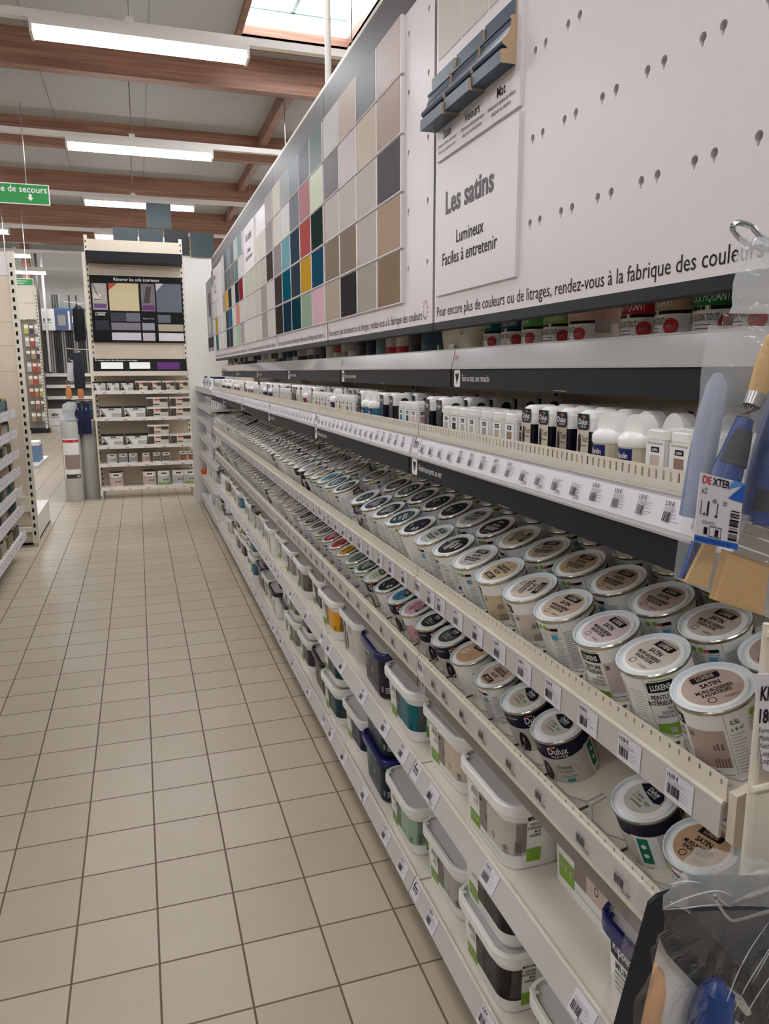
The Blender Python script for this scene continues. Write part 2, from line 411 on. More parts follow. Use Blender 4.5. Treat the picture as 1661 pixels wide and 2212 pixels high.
def ticket(mb, o, ex, ey, wd=0.055, ht=0.042, price='16,00 \u20ac', big=True, paper=True, detail=True):
    """price ticket, origin top left, ey up"""
    o = Vector(o); ex = Vector(ex); ey = Vector(ey); n = ex.cross(ey).normalized()
    if paper: mb.quad(o+n*0.0006, ex, ey, 0, wd, -ht, 0, PAPER)
    o = o+n*0.0010
    rnd = random.Random(int((o.y+o.z*7)*1e4))
    if big: mb.text(price, o+ex*0.003+ey*(-ht*0.24), ex, ey, ht*0.24, BLACK, 0.75, bold=0.01)
    else: mb.text(price, o+ex*(wd*0.45)+ey*(-ht*0.95), ex, ey, ht*0.24, DGREY, 0.75)
    if detail:
        for j in range(3):
            mb.quad(o, ex, ey, 0.003, 0.003+wd*rnd.uniform(0.45, 0.85), -ht*(0.30+0.055*j)-0.0006, -ht*(0.30+0.055*j), MGREY)
    x = 0.004
    while x < wd*0.5:
        b = rnd.choice((0.0006, 0.001, 0.0016)); mb.quad(o, ex, ey, x, x+b, -ht*0.82, -ht*0.46, BLACK if detail else DGREY); x += b+rnd.choice((0.0006, 0.0011))
    if detail:
        for j in range(3): mb.quad(o, ex, ey, wd*0.56, wd*rnd.uniform(0.7, 0.92), -ht*(0.52+0.12*j)-0.0007, -ht*(0.52+0.12*j), MGREY)

LV = {  # level: (rail top x,z, rail bottom x,z, lip (x,ztop) or None, board (x0,z0,x1,z1), fascia (x,ztop,zbot) or None)
 1: ((0.612, 0.116), (0.594, 0.076), None, (0.615, 0.106, 1.02, 0.106), None),
 2: ((0.612, 0.450), (0.592, 0.410), None, (0.615, 0.438, 1.02, 0.438), None),
 3: ((0.614, 0.724), (0.613, 0.683), (0.621, 0.735), (0.616, 0.690, 1.0, 0.812), (0.619, 0.683, 0.642)),
 4: ((0.606, 0.927), (0.605, 0.886), (0.613, 0.957), (0.608, 0.925, 1.0, 1.050), None),
 5: ((0.606, 1.268), (0.593, 1.223), (0.615, 1.298), (0.612, 1.256, 1.02, 1.256), (0.595, 1.222, 1.180)),
 6: ((0.705, 1.465), (0.696, 1.423), None, (0.712, 1.460, 1.02, 1.460), (0.698, 1.421, 1.378))}
LNAME = {1: 'bottom shelf', 2: 'second shelf from the floor', 3: 'lower sloping shelf', 4: 'upper sloping shelf', 5: 'tester pot shelf', 6: 'top shelf'}
def lip_mesh(mb, x, zb, zt, L, slots, m):
    t = 0.0015
    if not slots:
        mb.box(x, x+t, 0.003, L-0.003, zb, zt, m); return
    n = int(L/slots); hh_ = 0.012 if slots < 0.016 else 0.007; hf = 0.35 if slots < 0.016 else 0.41; zs1 = zt-0.004; zs0 = zs1-hh_
    mb.box(x, x+t, 0.003, L-0.003, zb, zs0, m); mb.box(x, x+t, 0.003, L-0.003, zs1, zt, m)
    for i in range(n+1):
        a = 0.003+(L-0.006)*i/n
        mb.box(x, x+t, max(0.003, a-slots*hf), min(L-0.003, a+slots*hf), zs0, zs1, m)
SHM = {}; WIREG = mat('dull_wire', (172, 170, 165), 0.4)
def shelf_meshes(lv, var):
    (tx, tz_), (bx, bz), lip, bd, fa = LV[lv]; L = BAY
    out = {}
    b = MB(); t = 0.02
    b.prism([(bd[0], 0.004, bd[1]), (bd[2], 0.004, bd[3]), (bd[2], 0.004, bd[3]-t), (bd[0], 0.004, bd[1]-t)], (0, L-0.008, 0), CREAM if lv in (3, 4) else mat('warm_white_shelf', (224, 215, 202), 0.38))
    if lv in (1, 2, 3, 4): b.tube([(tx+0.004, 0.003, tz_+0.001), (tx+0.004, L-0.003, tz_+0.001)], 0.003, CREAM, 6)
    out['shelf_board'] = b.mesh('shelf_board')
    r = MB(); rm = GLOSSW if lv in (5, 6) else RAIL
    d = Vector((bx-tx, 0, bz-tz_)); dl = d.length; ey = -d.normalized()
    r.prism([(tx, 0.002, tz_), (tx+0.004, 0.002, tz_), (bx+0.004, 0.002, bz), (bx, 0.002, bz)], (0, L-0.004, 0), rm)
    nrm = Vector(EX).cross(ey).normalized()
    if lv in (5, 6):
        r.box(tx-0.001, tx+0.005, 0.002, L-0.002, tz_-0.0005, tz_+0.002, GLOSSW); r.box(bx-0.002, bx+0.004, 0.002, L-0.002, bz-0.0025, bz+0.001, GLOSSW)
    out['price_rail'] = r.mesh('price_rail')
    if lip:
        l = MB(); lip_mesh(l, lip[0], tz_-0.002, lip[1], L, {3: 0.022, 4: 0.018, 5: 0.014}[lv], CREAM)
        out['slotted_lip'] = l.mesh('slotted_lip')
    if fa:
        f = MB(); fx, fz1, fz0 = fa
        fm = CHAR if lv != 3 else mat('grey_fascia', (120, 112, 108), 0.4)
        f.box(fx, fx+0.003, 0.012, L-0.002, fz0, fz1, fm)
        out['fascia_strip'] = f.mesh('fascia_strip')
        g = MB(); ht = fz1-fz0
        o = (fx-0.0006, L-0.012, fz0)
        pts = []
        wd = 0.036
        for cx, cz, a0 in ((wd-0.007, ht-0.009, 0), (0.007, ht-0.009, 90), (0.007, 0.009, 180), (wd-0.007, 0.009, 270)):
            for q in range(5):
                a = math.radians(a0+q*22.5); pts.append((cx+0.006*math.cos(a), cz+0.007*math.sin(a)))
        g.poly(o, EX, EZ, pts, LGREY if lv == 3 else PAPERW)
        g.poly((fx-0.0012, L-0.012, fz0), EX, EZ, [(0.007, ht*0.75), (wd/2, ht*0.22), (wd-0.007, ht*0.75)], fm)
        tx_ = {5: 'Peindre une porte, un mur', 6: 'Faire un test, une retouche', 3: 'Peindre une pi\u00e8ce'}[lv]
        g.text(tx_, (fx-0.0008, L-0.058, fz0+ht*0.36), EX, EZ, ht*0.48, LGREY if lv == 3 else PAPERW, 0.62, bold=0.005)
        g.quad((fx-0.0008, L*0.55, fz0+0.003), EX, EZ, 0, 0.04, 0, 0.0012, LGREY)
        out['fascia_sign'] = g.mesh('fascia_sign')
    # tickets
    P = MB(); top = Vector((tx, 0, tz_))-nrm*0; o0 = Vector((tx, 0, tz_))
    def at(yfar, drop=0.002): return Vector((tx, yfar, tz_))-ey*drop+nrm*0.0004
    rnd = random.Random(lv*10+var)
    TK_ = []
    def ticket_(P0, *a, **k):
        q0 = MB(); ticket(q0, *a, **k); TK_.append(('price_label', q0.mesh('price_label')))
    if lv != 6:
        P.quad(at(L-0.004, 0.002), EX, ey, 0, 0.042, -0.036, 0, PAPER)
    P.text('fm', at(L-0.010, 0.026)+nrm*0.001, EX, ey, 0.034 if lv != 6 else 0.024, BLACK if lv != 6 else REDP, 0.85)
    TK_.append(('bay_label', P.mesh('bay_label')))
    if lv == 4:
        for y in (0.93, 0.87, 0.775, 0.68, 0.585, 0.49, 0.395, 0.295, 0.195, 0.095): ticket_(P, at(y, 0.002), EX, ey, 0.05, 0.038)
    elif lv == 3:
        for y in (0.92, 0.855, 0.755, 0.66, 0.54, 0.43, 0.30, 0.2, 0.1): ticket_(P, at(y, 0.002), EX, ey, 0.05, 0.038, rnd.choice(('20,90\u20ac', '17,90\u20ac')), big=False, paper=False)
    elif lv == 5:
        q0 = MB(); q0.quad(at(L-0.05, 0.004), EX, ey, 0, L-0.06, -0.037, 0, PAPER); TK_.append(('paper_strip', q0.mesh('paper_strip')))
        y = L-0.055; i = 0
        while y > 0.06:
            g5 = (i % 9) < 4
            ticket_(P, at(y, 0.005)+nrm*0.0008, EX, ey, 0.036, 0.034, '2,79\u20ac' if g5 else '3,30 \u20ac', big=not g5, paper=False, detail=True); y -= 0.052; i += 1
    elif lv in (1, 2):
        for y in ((0.905, 0.60, 0.27) if var == 0 else (0.9, 0.72, 0.47, 0.25, 0.1)):
            ticket_(P, at(y, 0.001), EX, ey, 0.058, 0.040, '35,00 \u20ac', big=rnd.random() < 0.7)
    return out, TK_
for lv in range(1, 7):
    for i in range(NB):
        var = i % 2
        if (lv, var) not in SHM: SHM[(lv, var)] = shelf_meshes(lv, var)
        s_ = thing('gondola_shelf', '%s of the long paint shelving, %s bay' % (LNAME[lv], BN[i]), 'shelf', 'paint gondola shelves', (0, YJ[i], 0))
        pr = None
        for nm, me in SHM[(lv, var)][0].items():
            o = put(me, nm, s_)
            if nm == 'price_rail': pr = o
        for nm, me in SHM[(lv, var)][1]: put(me, nm, pr)
        if lv == 4 and i == 0: SH4 = s_
        if lv == 3:
            pts = []
        if lv in (3, 4) and i < 3:
            bx_, bz_ = (0.645, 0.704) if lv == 3 else (0.622, 0.934)
            W = MB()
            for q in range(9):
                yc = 0.06+q*0.113
                W.tube([(bx_+0.05, yc-0.052, bz_+0.022), (bx_+0.02, yc-0.05, bz_+0.012), (bx_+0.002, yc-0.02, bz_+0.009), (bx_+0.002, yc+0.02, bz_+0.009), (bx_+0.02, yc+0.05, bz_+0.012), (bx_+0.05, yc+0.052, bz_+0.022)], 0.0015, WIREG, 5)
                W.tube([(bx_, yc-0.056, bz_+0.003), (bx_+0.018, yc-0.0575, bz_+0.009)], 0.0022, DGREY, 5)
            W.build('wire_stop', s_)
# near end cap of upper sloping shelf
ec = MB()
ep = [(0.612, 0.0, 0.945), (0.640, 0.0, 0.952), (0.66, 0, 0.950), (0.66, 0, 0.89), (0.645, 0, 0.882), (0.620, 0, 0.878), (0.612, 0, 0.884)]
ec.prism(ep, (0, -0.012, 0), BEIGE)
ec.build('end_cap', SH4, loc=(0, -0.002, 0))['label'] = 'beige plastic end cap'

# ---------------------------------------------------------------- sign panels with swatches
XP = 0.655
ZPB, ZPT = 1.525, 2.345
def keyhole_panel(mb, ya, yb_, za, zb_, holes, x, m):
    """front skin at x with real keyhole openings; holes = list of (y,z)"""
    ys = sorted(set(round(h[0], 4) for h in holes)); zs = sorted(set(round(h[1], 4) for h in holes))
    hw, hh = 0.0095, 0.014
    ycuts = [ya]; 
    for y in ys: ycuts += [y-hw, y+hw]
    ycuts.append(yb_)
    zcuts = [za]
    for z in zs: zcuts += [z-hh, z+hh]
    zcuts.append(zb_)
    hs = set((round(h[0], 4), round(h[1], 4)) for h in holes)
    for i in range(len(ycuts)-1):
        for j in range(len(zcuts)-1):
            a, b, c, d = ycuts[i], ycuts[i+1], zcuts[j], zcuts[j+1]
            if b-a < 1e-5 or d-c < 1e-5: continue
            if i % 2 == 1 and j % 2 == 1 and (ys[(i-1)//2], zs[(j-1)//2]) in hs:
                cy, cz = ys[(i-1)//2], zs[(j-1)//2]
                n = 24; inner = []; outer = []
                for q in range(n):
                    t = 2*PI*q/n; cy_, cz_ = math.cos(t), math.sin(t)
                    rr_ = 0.0060
                    px, pz = rr_*cy_, rr_*cz_+0.003
                    if abs(t-1.5*PI) < 0.3: px, pz = 0.0014*(1 if t > 1.5*PI else -1 if t < 1.5*PI-1e-6 else 0), -0.0075
                    inner.append((cy+px, cz+pz))
                    k_ = min(hw/abs(cy_) if abs(cy_) > 1e-6 else 9, hh/abs(cz_) if abs(cz_) > 1e-6 else 9)
                    outer.append((cy+cy_*k_, cz+cz_*k_))
                # make sure corners are met
                for ccy, ccz in ((1, 1), (-1, 1), (-1, -1), (1, -1)):
                    t = math.atan2(ccz*hh, ccy*hw) % (2*PI); q = int(round(t/(2*PI)*n)) % n; outer[q] = (cy+ccy*hw, cz+ccz*hh)
                vs = [(x, p[0], p[1]) for p in inner]+[(x, p[0], p[1]) for p in outer]+[(x+0.012, p[0], p[1]) for p in inner]
                mb.add(vs, [(q, (q+1) % n, n+(q+1) % n, n+q) for q in range(n)], m)
                mb.add(vs, [(q, (q+1) % n, 2*n+(q+1) % n, 2*n+q) for q in range(n)], PANEL)
            else:
                mb.add([(x, a, c), (x, b, c), (x, b, d), (x, a, d)], [(0, 1, 2, 3)], m)
HZ = [1.662, 1.797, 1.931, 2.064, 2.192]
HEADTXT = 'Retrouvez toutes les couleurs satin\u00e9es'
LINE = 'Pour encore plus de couleurs ou de litrages, rendez-vous \u00e0 la fabrique des couleurs'
P_ = lambda *a: a
SW = {1: [ # columns near->far, rows bottom->top
   [(160, 138, 118), (184, 162, 142), (118, 116, 120), (172, 150, 138), (196, 182, 178)],
   [(176, 168, 158), (200, 192, 184), (206, 198, 190), (192, 180, 160), (126, 130, 134)],
   [(66, 64, 64), (158, 144, 130), (208, 200, 194), (200, 186, 188), (190, 174, 160)],
   [(182, 168, 152), (158, 142, 126), (206, 198, 194), (96, 90, 90), (196, 197, 194)]],
 2: [[(216, 180, 190), (40, 88, 112), (52, 66, 60), (198, 212, 180), (92, 116, 112)],
   [(150, 172, 152), (216, 168, 62), (196, 100, 98), (172, 78, 88), (72, 80, 92)],
   [(30, 66, 76), (66, 76, 88), (66, 84, 98), (70, 84, 96), (130, 142, 154)],
   [(38, 62, 80), (24, 98, 118), (124, 176, 184), (206, 208, 202), (150, 156, 160)],
   [(64, 60, 54), (76, 72, 66), (158, 152, 148), (206, 196, 184), (206, 200, 180)]],
 3: [[(206, 202, 192), (210, 202, 196), (88, 78, 76), (128, 116, 108), (160, 150, 150)],
   [(162, 158, 152), (166, 162, 158), (204, 198, 190), (212, 206, 190), None],
   [(214, 208, 202), (206, 200, 190), (204, 202, 188), (214, 206, 196), None],
   [(216, 210, 204), (212, 204, 198), (204, 206, 192), None, None],
   [(216, 210, 204), (206, 206, 196), (206, 208, 190), None, None]],
 4: [[(170, 164, 162), (214, 208, 202), (156, 56, 70), (212, 212, 202), (112, 152, 156)],
   [(168, 196, 166), (206, 146, 128), (44, 62, 58), (76, 112, 112), (180, 200, 192)],
   [(196, 200, 196), (214, 208, 204), (206, 204, 196), (100, 104, 108), (66, 68, 72)],
   [(70, 74, 80), (60, 116, 138), (62, 66, 80), (84, 90, 106), (112, 146, 162)],
   [(66, 66, 70), (84, 84, 90), (212, 168, 70), (66, 66, 72), (76, 74, 74)]],
 5: [[(206, 208, 204), (200, 206, 202), (160, 156, 152), (196, 202, 198), (206, 204, 200)],
   [(214, 212, 208), (212, 210, 204), None, None, None],
   [(214, 212, 208), (206, 206, 200), None, None, None],
   [(60, 112, 112), (206, 160, 60), (206, 202, 196), None, None],
   [(206, 208, 200), (198, 204, 198), (206, 204, 198), (214, 208, 200), (150, 148, 146)]]}
for i in range(NB):
    ya, yb_ = YJ[i]+0.015, YJ[i+1]+0.015
    if i == 0: ya = Y0
    s_ = thing('swatch_panel', {0: 'white pegboard header panel with keyhole slots, nearest bay', 1: 'white header panel of beige and grey swatches, second nearest bay', 2: 'white header panel of blue, red and yellow swatches, third bay',
        3: 'white header panel of cream and brown swatches, fourth bay', 4: 'white header panel of dark and coral swatches, fifth bay', 5: 'white header panel with one yellow swatch, farthest bay'}[i], 'display panel', 'swatch header panels', (XP, ya, ZPB))
    oy = ya; L = yb_-ya-0.004
    b = MB()
    if i == 0: holes = [(y, z) for z in HZ for y in (1.206, 1.173, 1.106, 1.074, 1.005, 0.972, 0.904, 0.871, 0.802, 0.769, 0.702, 0.67)]
    elif i == 1: holes = [(y, z+(0.0)) for z in HZ for y in (1.69, 1.82)]
    else: holes = []
    if holes: keyhole_panel(b, 0.0, L, 0.0, ZPT-ZPB-0.1, [(y-oy, z-ZPB) for y, z in holes], 0.0, PANEL)
    else: b.quad((0, 0, 0), (0, 1, 0), EZ, 0, L, 0, ZPT-ZPB-0.1, PANEL)
    b.box(0.02, 0.028, 0, L, 0, ZPT-ZPB, PANELIN); b.box(0.0, 0.02, 0, 0.004, 0, ZPT-ZPB-0.1, PANEL); b.box(0.0, 0.02, L-0.004, L, 0, ZPT-ZPB-0.1, PANEL)
    b.build('board', s_)
    MB().box(-0.001, 0.03, 0, L, ZPT-ZPB-0.1, ZPT-ZPB, CHAR2 if i else CHAR2).build('header_band', s_)
    MB().box(0.0, 0.03, 0, L, -0.017, 0.0, CHAR).build('base_strip', s_)
    t = MB()
        # fit is checked below: scale to 0.9 m
    vs, fs, gx0, gx1 = glyphs(LINE, 0.0)
    t = MB(); xs = (0.945 if i == 0 else 0.92)/((gx1-gx0)*0.031)
    t.text(LINE, (-0.0006, L-0.020, 0.012), EX, EZ, 0.031, BLACK, xs)
    for q in range(12):
        a = 2*PI*q/12+0.2; cx, cz = L-0.020-(0.945 if i == 0 else 0.92)-0.022, 0.033
        t.poly((-0.0006, cx-0.014*math.cos(a), cz+0.02*math.sin(a)), EX, EZ, [(-0.0015, -0.003), (0.0015, -0.003), (0.0015, 0.003), (-0.0015, 0.003)], REDP if math.sin(a) > -0.5 else BLACK)
    if i in (3, 5): t.text(HEADTXT, (-0.0016, L-0.03, ZPT-ZPB-0.068), EX, EZ, 0.042, LGREY, 0.8)
    t.build('lettering', s_)
    for ci, colm in enumerate(SW.get(i, [])):
        yn = {1: 1.848, 2: 2.666, 3: 3.686, 4: 4.76, 5: 5.72}[i]+0.2*ci*(1.0 if i != 4 else 0.98)
        for ri, c in enumerate(colm):
            if c is None: continue
            zb0 = 1.586+0.1335*ri
            q = MB(); sat = random.Random(i*100+ci*10+ri).random()
            m = cm([int(v*0.93) if sum(c) < 450 else v for v in c], 0.4 if ri > 2 else 0.5, spec=0.06 if ri > 2 else 0.0)
            q.box(-0.009, 0.0, 0, 0.192, 0, 0.127, PANEL)
            q.box(-0.0096, -0.009, 0.009, 0.192, 0.003, 0.127, m)
            tm = DGREY if sum(c) > 330 else MGREY
            q.text('Fusain %d' % (ri+1), (-0.0101, 0.180, 0.016), EX, EZ, 0.007, tm, 0.9); q.text('satin', (-0.0101, 0.180, 0.008), EX, EZ, 0.006, tm, 0.9)
            o = q.build('colour_swatch', s_); o.location = (0, yn-oy, zb0-ZPB)
            o['label'] = '%s colour swatch' % colour_name(c)
    if i in (0, 3, 5):
        # plaque 'Les satins'
        pl = thing('info_plaque', {0: 'white plaque reading Les satins, Lumineux, Faciles \u00e0 entretenir, below the blue mouldings', 3: 'small distant white plaque reading Les satins, above cream swatches', 5: 'farthest white plaque with small grey lettering, beside the yellow swatch'}[i], 'plaque', 'white text plaques', (XP-0.006, (1.245 if i == 0 else YJ[i+1]-0.40), (1.581 if i == 0 else 1.99)))
        MB().box(0, 0.006, 0, 0.378, 0, 0.272 if i == 0 else 0.25, PANEL).build('plate', pl)
        q = MB()
        q.text('Les satins', (-0.0006, 0.322, 0.165), EX, EZ, 0.062, mat('soft_black_print', (58, 54, 54), 0.5, noise=0), 0.97, bold=0.028)
        q.text('Lumineux', (-0.0006, 0.198, 0.098), EX, EZ, 0.037, BLACK, 0.90, 'C', 0.008); q.text('Faciles \u00e0 entretenir', (-0.0006, 0.205, 0.060), EX, EZ, 0.037, BLACK, 0.93, 'C', 0.008)
        q.build('lettering', pl)
# moulding plaque
pl = thing('finish_plaque', 'white plaque with Satin, Velours and Mat captions behind the blue mouldings', 'plaque', None, (XP-0.006, 1.245, 1.862))
MB().box(0, 0.006, 0, 0.378, 0, 0.46, PANEL).build('plate', pl)
q = MB()
for k_, (nm, l1, l2) in enumerate((('Satin', 'Lumineux et facile \u00e0 entretenir', 'id\u00e9al pour les pi\u00e8ces \u00e0 vivre'), ('Velours', 'Chaleureux et facile \u00e0 entretenir', 'id\u00e9al pour toutes les pi\u00e8ces'), ('Mat', 'chaleureux et att\u00e9nue les d\u00e9fauts', 'id\u00e9al pour les chambres'))):
    yc = 0.378-0.058-0.125*k_
    q.text(nm, (-0.0006, yc, 0.038), EX, EZ, 0.025, BLACK, 0.9, 'C', 0.01); q.text(l1, (-0.0006, yc, 0.025), EX, EZ, 0.0105, BLACK, 0.78, 'C'); q.text(l2, (-0.0006, yc, 0.013), EX, EZ, 0.0105, BLACK, 0.78, 'C')
q.build('lettering', pl)
q = MB()
for k_ in range(3): q.box(-0.001, 0, 0.378-0.122*(k_+1)+0.0, 0.378-0.122*k_-0.008, 0.20, 0.455, cm((206, 198, 188), 0.3))
q.build('printed_band', pl)
MBLUE = mat('slate_blue_paint', (52, 72, 92), 0.3, noise=0.01, spec=0.35); MDF = mat('mdf_core', (186, 160, 128), 0.7)
prof = [(0, 0), (0.046, 0), (0.046, 0.030), (0.026, 0.033), (0.030, 0.037), (0.041, 0.041), (0.044, 0.047), (0.041, 0.053), (0.032, 0.060), (0.024, 0.070), (0.019, 0.082), (0.0165, 0.094), (0.0165, 0.097), (0.020, 0.099), (0.020, 0.104), (0.016, 0.107), (0.012, 0.108), (0.004, 0.109), (0.004, 0.148), (0, 0.148)]
for k_ in range(3):
    far = ('satin', 'velvet', 'matt')[k_]
    out, dn = 0.0045*(2-k_), 0.0045*(2-k_)
    q = MB(); q.prism([(-a*0.62-out*(1 if a > 0 else 0), 0, z*0.71-dn) for a, z in prof], (0, 0.12, 0), MBLUE, MDF)
    o = q.build('moulding_sample', loc=(XP-0.0065, 1.262+0.121*(2-k_), 1.932))
    tag(o, 'slate blue painted moulding sample above the %s caption' % {'satin': 'Satin', 'velvet': 'Velours', 'matt': 'Mat'}[far], 'moulding', 'moulding samples')

# ================================================================ PAINT TINS
TR, TH = 0.0505, 0.105
def cylmap(R, off=0.0004):
    def f(u, z): a = u/R; return (-(R+off)*math.cos(a), -(R+off)*math.sin(a), z)
    return f
RB = 0.0478
def tin_body():
    b = MB(); b.lathe([(0.001, 0.002), (RB, 0.002), (RB+0.0012, 0.0), (RB+0.0014, 0.003), (RB, 0.005), (RB, TH-0.006), (RB+0.0012, TH-0.005), (RB+0.001, TH-0.003), (RB-0.002, TH-0.004)], TIN, 28)
    return b.mesh('tin_body', True)
def lid_mesh(kind, tc, far=False):
    b = MB(); rb = MB(); PH = mat('placeholder_lid', (190, 190, 190), 0.3, noise=0.0); 
    b.mi(PH)
    R = TR; n = 32
    prof = [(RB+0.0005, TH-0.004), (R, TH-0.0035), (R+0.0004, TH-0.0015), (R-0.0008, TH), (R-0.0028, TH-0.0006), (R-0.004, TH-0.0035), (R-0.0085, TH-0.0038), (R-0.0095, TH-0.0015), (R-0.0145, TH-0.0012)]
    rb.lathe(prof, TIN, n, ms=[TIN, TIN, TIN, TINL, TINL, TINL, PLW, PLW])
    r1 = R-0.0145; z = TH-0.0011
    ex, ey = Vector(EX), Vector((1, 0, 0)); o = Vector((0, 0, z+0.0003))
    def ring(cx, cy, r, w_, m, nn=14):
        vs = []
        for q_ in range(nn):
            a = 2*PI*q_/nn
            for rad in (r, r-w_): vs.append(o+ex*(cx+rad*math.cos(a))+ey*(cy+rad*math.sin(a)))
        b.add(vs, [(2*q_, 2*((q_+1) % nn), 2*((q_+1) % nn)+1, 2*q_+1) for q_ in range(nn)], m)
    if kind == 'L':
        b.disc(r1, z, PH, n)
        m = tc; ex = ex*1.28; ey = ey*1.28
        b.poly(o, ex, ey, [(-0.014, 0.021), (0.014, 0.021), (0.014, 0.0135), (0.012, 0.0115), (-0.014, 0.0115)], BLACK)
        b.text('LUXENS', o+ey*0.0138+Vector((0, 0, 0.0003)), ex, ey, 0.0078, PH if tc is BLACK else PAPERW, 0.62, 'C', 0.03)
        b.quad(o, ex, ey, -0.014, 0.014, 0.0225, 0.0233, BLACK)
        b.text('SATIN', o+ey*0.0015, ex, ey, 0.009, m, 0.8, 'C', 0.028)
        if not far:
            b.text('MURS-BOISERIES', o-ey*0.0065, ex, ey, 0.0068, m, 0.72, 'C', 0.028); b.text('RADIATEURS', o-ey*0.0125, ex, ey, 0.0068, m, 0.72, 'C', 0.028)
            b.text('FUSAIN 2', o+ex*0.004-ey*0.0215, ex, ey, 0.0045, m, 0.7)
        else:
            b.quad(o, ex, ey, -0.018, 0.018, -0.0075, -0.0045, m); b.quad(o, ex, ey, -0.014, 0.014, -0.0125, -0.0095, m)
        ring(-0.008, -0.019, 0.0042, 0.0008, m)
    elif kind == 'D':
        b.disc(r1, z, PLW, n)
        b.disc(r1-0.0055, z+0.0002, PH, n)
        # dark leaf with brand
        leaf = [(-0.026, 0.014), (-0.018, 0.0225), (-0.008, 0.0272), (0.004, 0.0282), (0.015, 0.0240), (0.0235, 0.0155), (0.0268, 0.006), (0.018, 0.0015), (0.004, 0.0035), (-0.012, 0.0080)]
        oo = o+Vector((0, 0, 0.0002))
        b.poly(oo, ex, ey, leaf, NAVY)
        b.text('Dulux', oo+ex*0.003+ey*0.0125+Vector((0, 0, 0.0002)), ex, ey, 0.0115, PAPERW, 0.8, 'C', 0.012)
        b.text('VALENTINE', oo+ex*0.003+ey*0.0075+Vector((0, 0, 0.0002)), ex, ey, 0.0045, PAPERW, 0.9, 'C')
        b.poly(oo+Vector((0, 0, 0.0002)), ex, ey, [(-0.006, 0.0218), (0.002, 0.0255), (0.001, 0.0215)], REDP); b.poly(oo+Vector((0, 0, 0.0002)), ex, ey, [(0.002, 0.0255), (0.010, 0.0218), (0.002, 0.0215)], GREEN)
        b.text('Cr\u00e8me', oo-ey*0.0045-ex*0.008, ex, ey, 0.0085, tc, 0.8, 'C'); b.text('de Couleur', oo-ey*0.0098-ex*0.006, ex, ey, 0.0055, tc, 0.85, 'C')
        b.text('LIN INTENSE', oo-ey*0.0175-ex*0.001, ex, ey, 0.0052, tc, 0.85, 'C')
        b.quad(oo, ex, ey, 0.007, 0.0175, -0.0095, -0.0045, TEALP); b.text('SATIN', oo+ex*0.0122-ey*0.0085+Vector((0, 0, 0.0002)), ex, ey, 0.0036, PAPERW, 0.9, 'C')
    else:
        b.disc(r1, z, PH, n)
        b.poly(o, ex, ey, [(-0.010, 0.0275), (0.012, 0.0275), (0.0235, 0.019), (0.022, 0.013), (-0.010, 0.013)], BLACK)
        b.text('Ripolin', o+ex*0.005+ey*0.0175+Vector((0, 0, 0.0003)), ex, ey, 0.0085, PAPERW, 0.75, 'C', 0.01)
        for j in range(2):
            for j2 in range(3): b.quad(o, ex, ey, -0.024, -0.008-0.002*j2, 0.004-0.011*j-0.0026*j2, 0.0057-0.011*j-0.0026*j2, PAPERW)
        b.text('LIN', o+ex*0.008-ey*0.010, ex, ey, 0.006, tc, 0.9, 'C'); b.text('SATIN', o+ex*0.008-ey*0.016, ex, ey, 0.005, tc, 0.9, 'C')
    return rb.mesh('lid', True), b.mesh('lid_print')
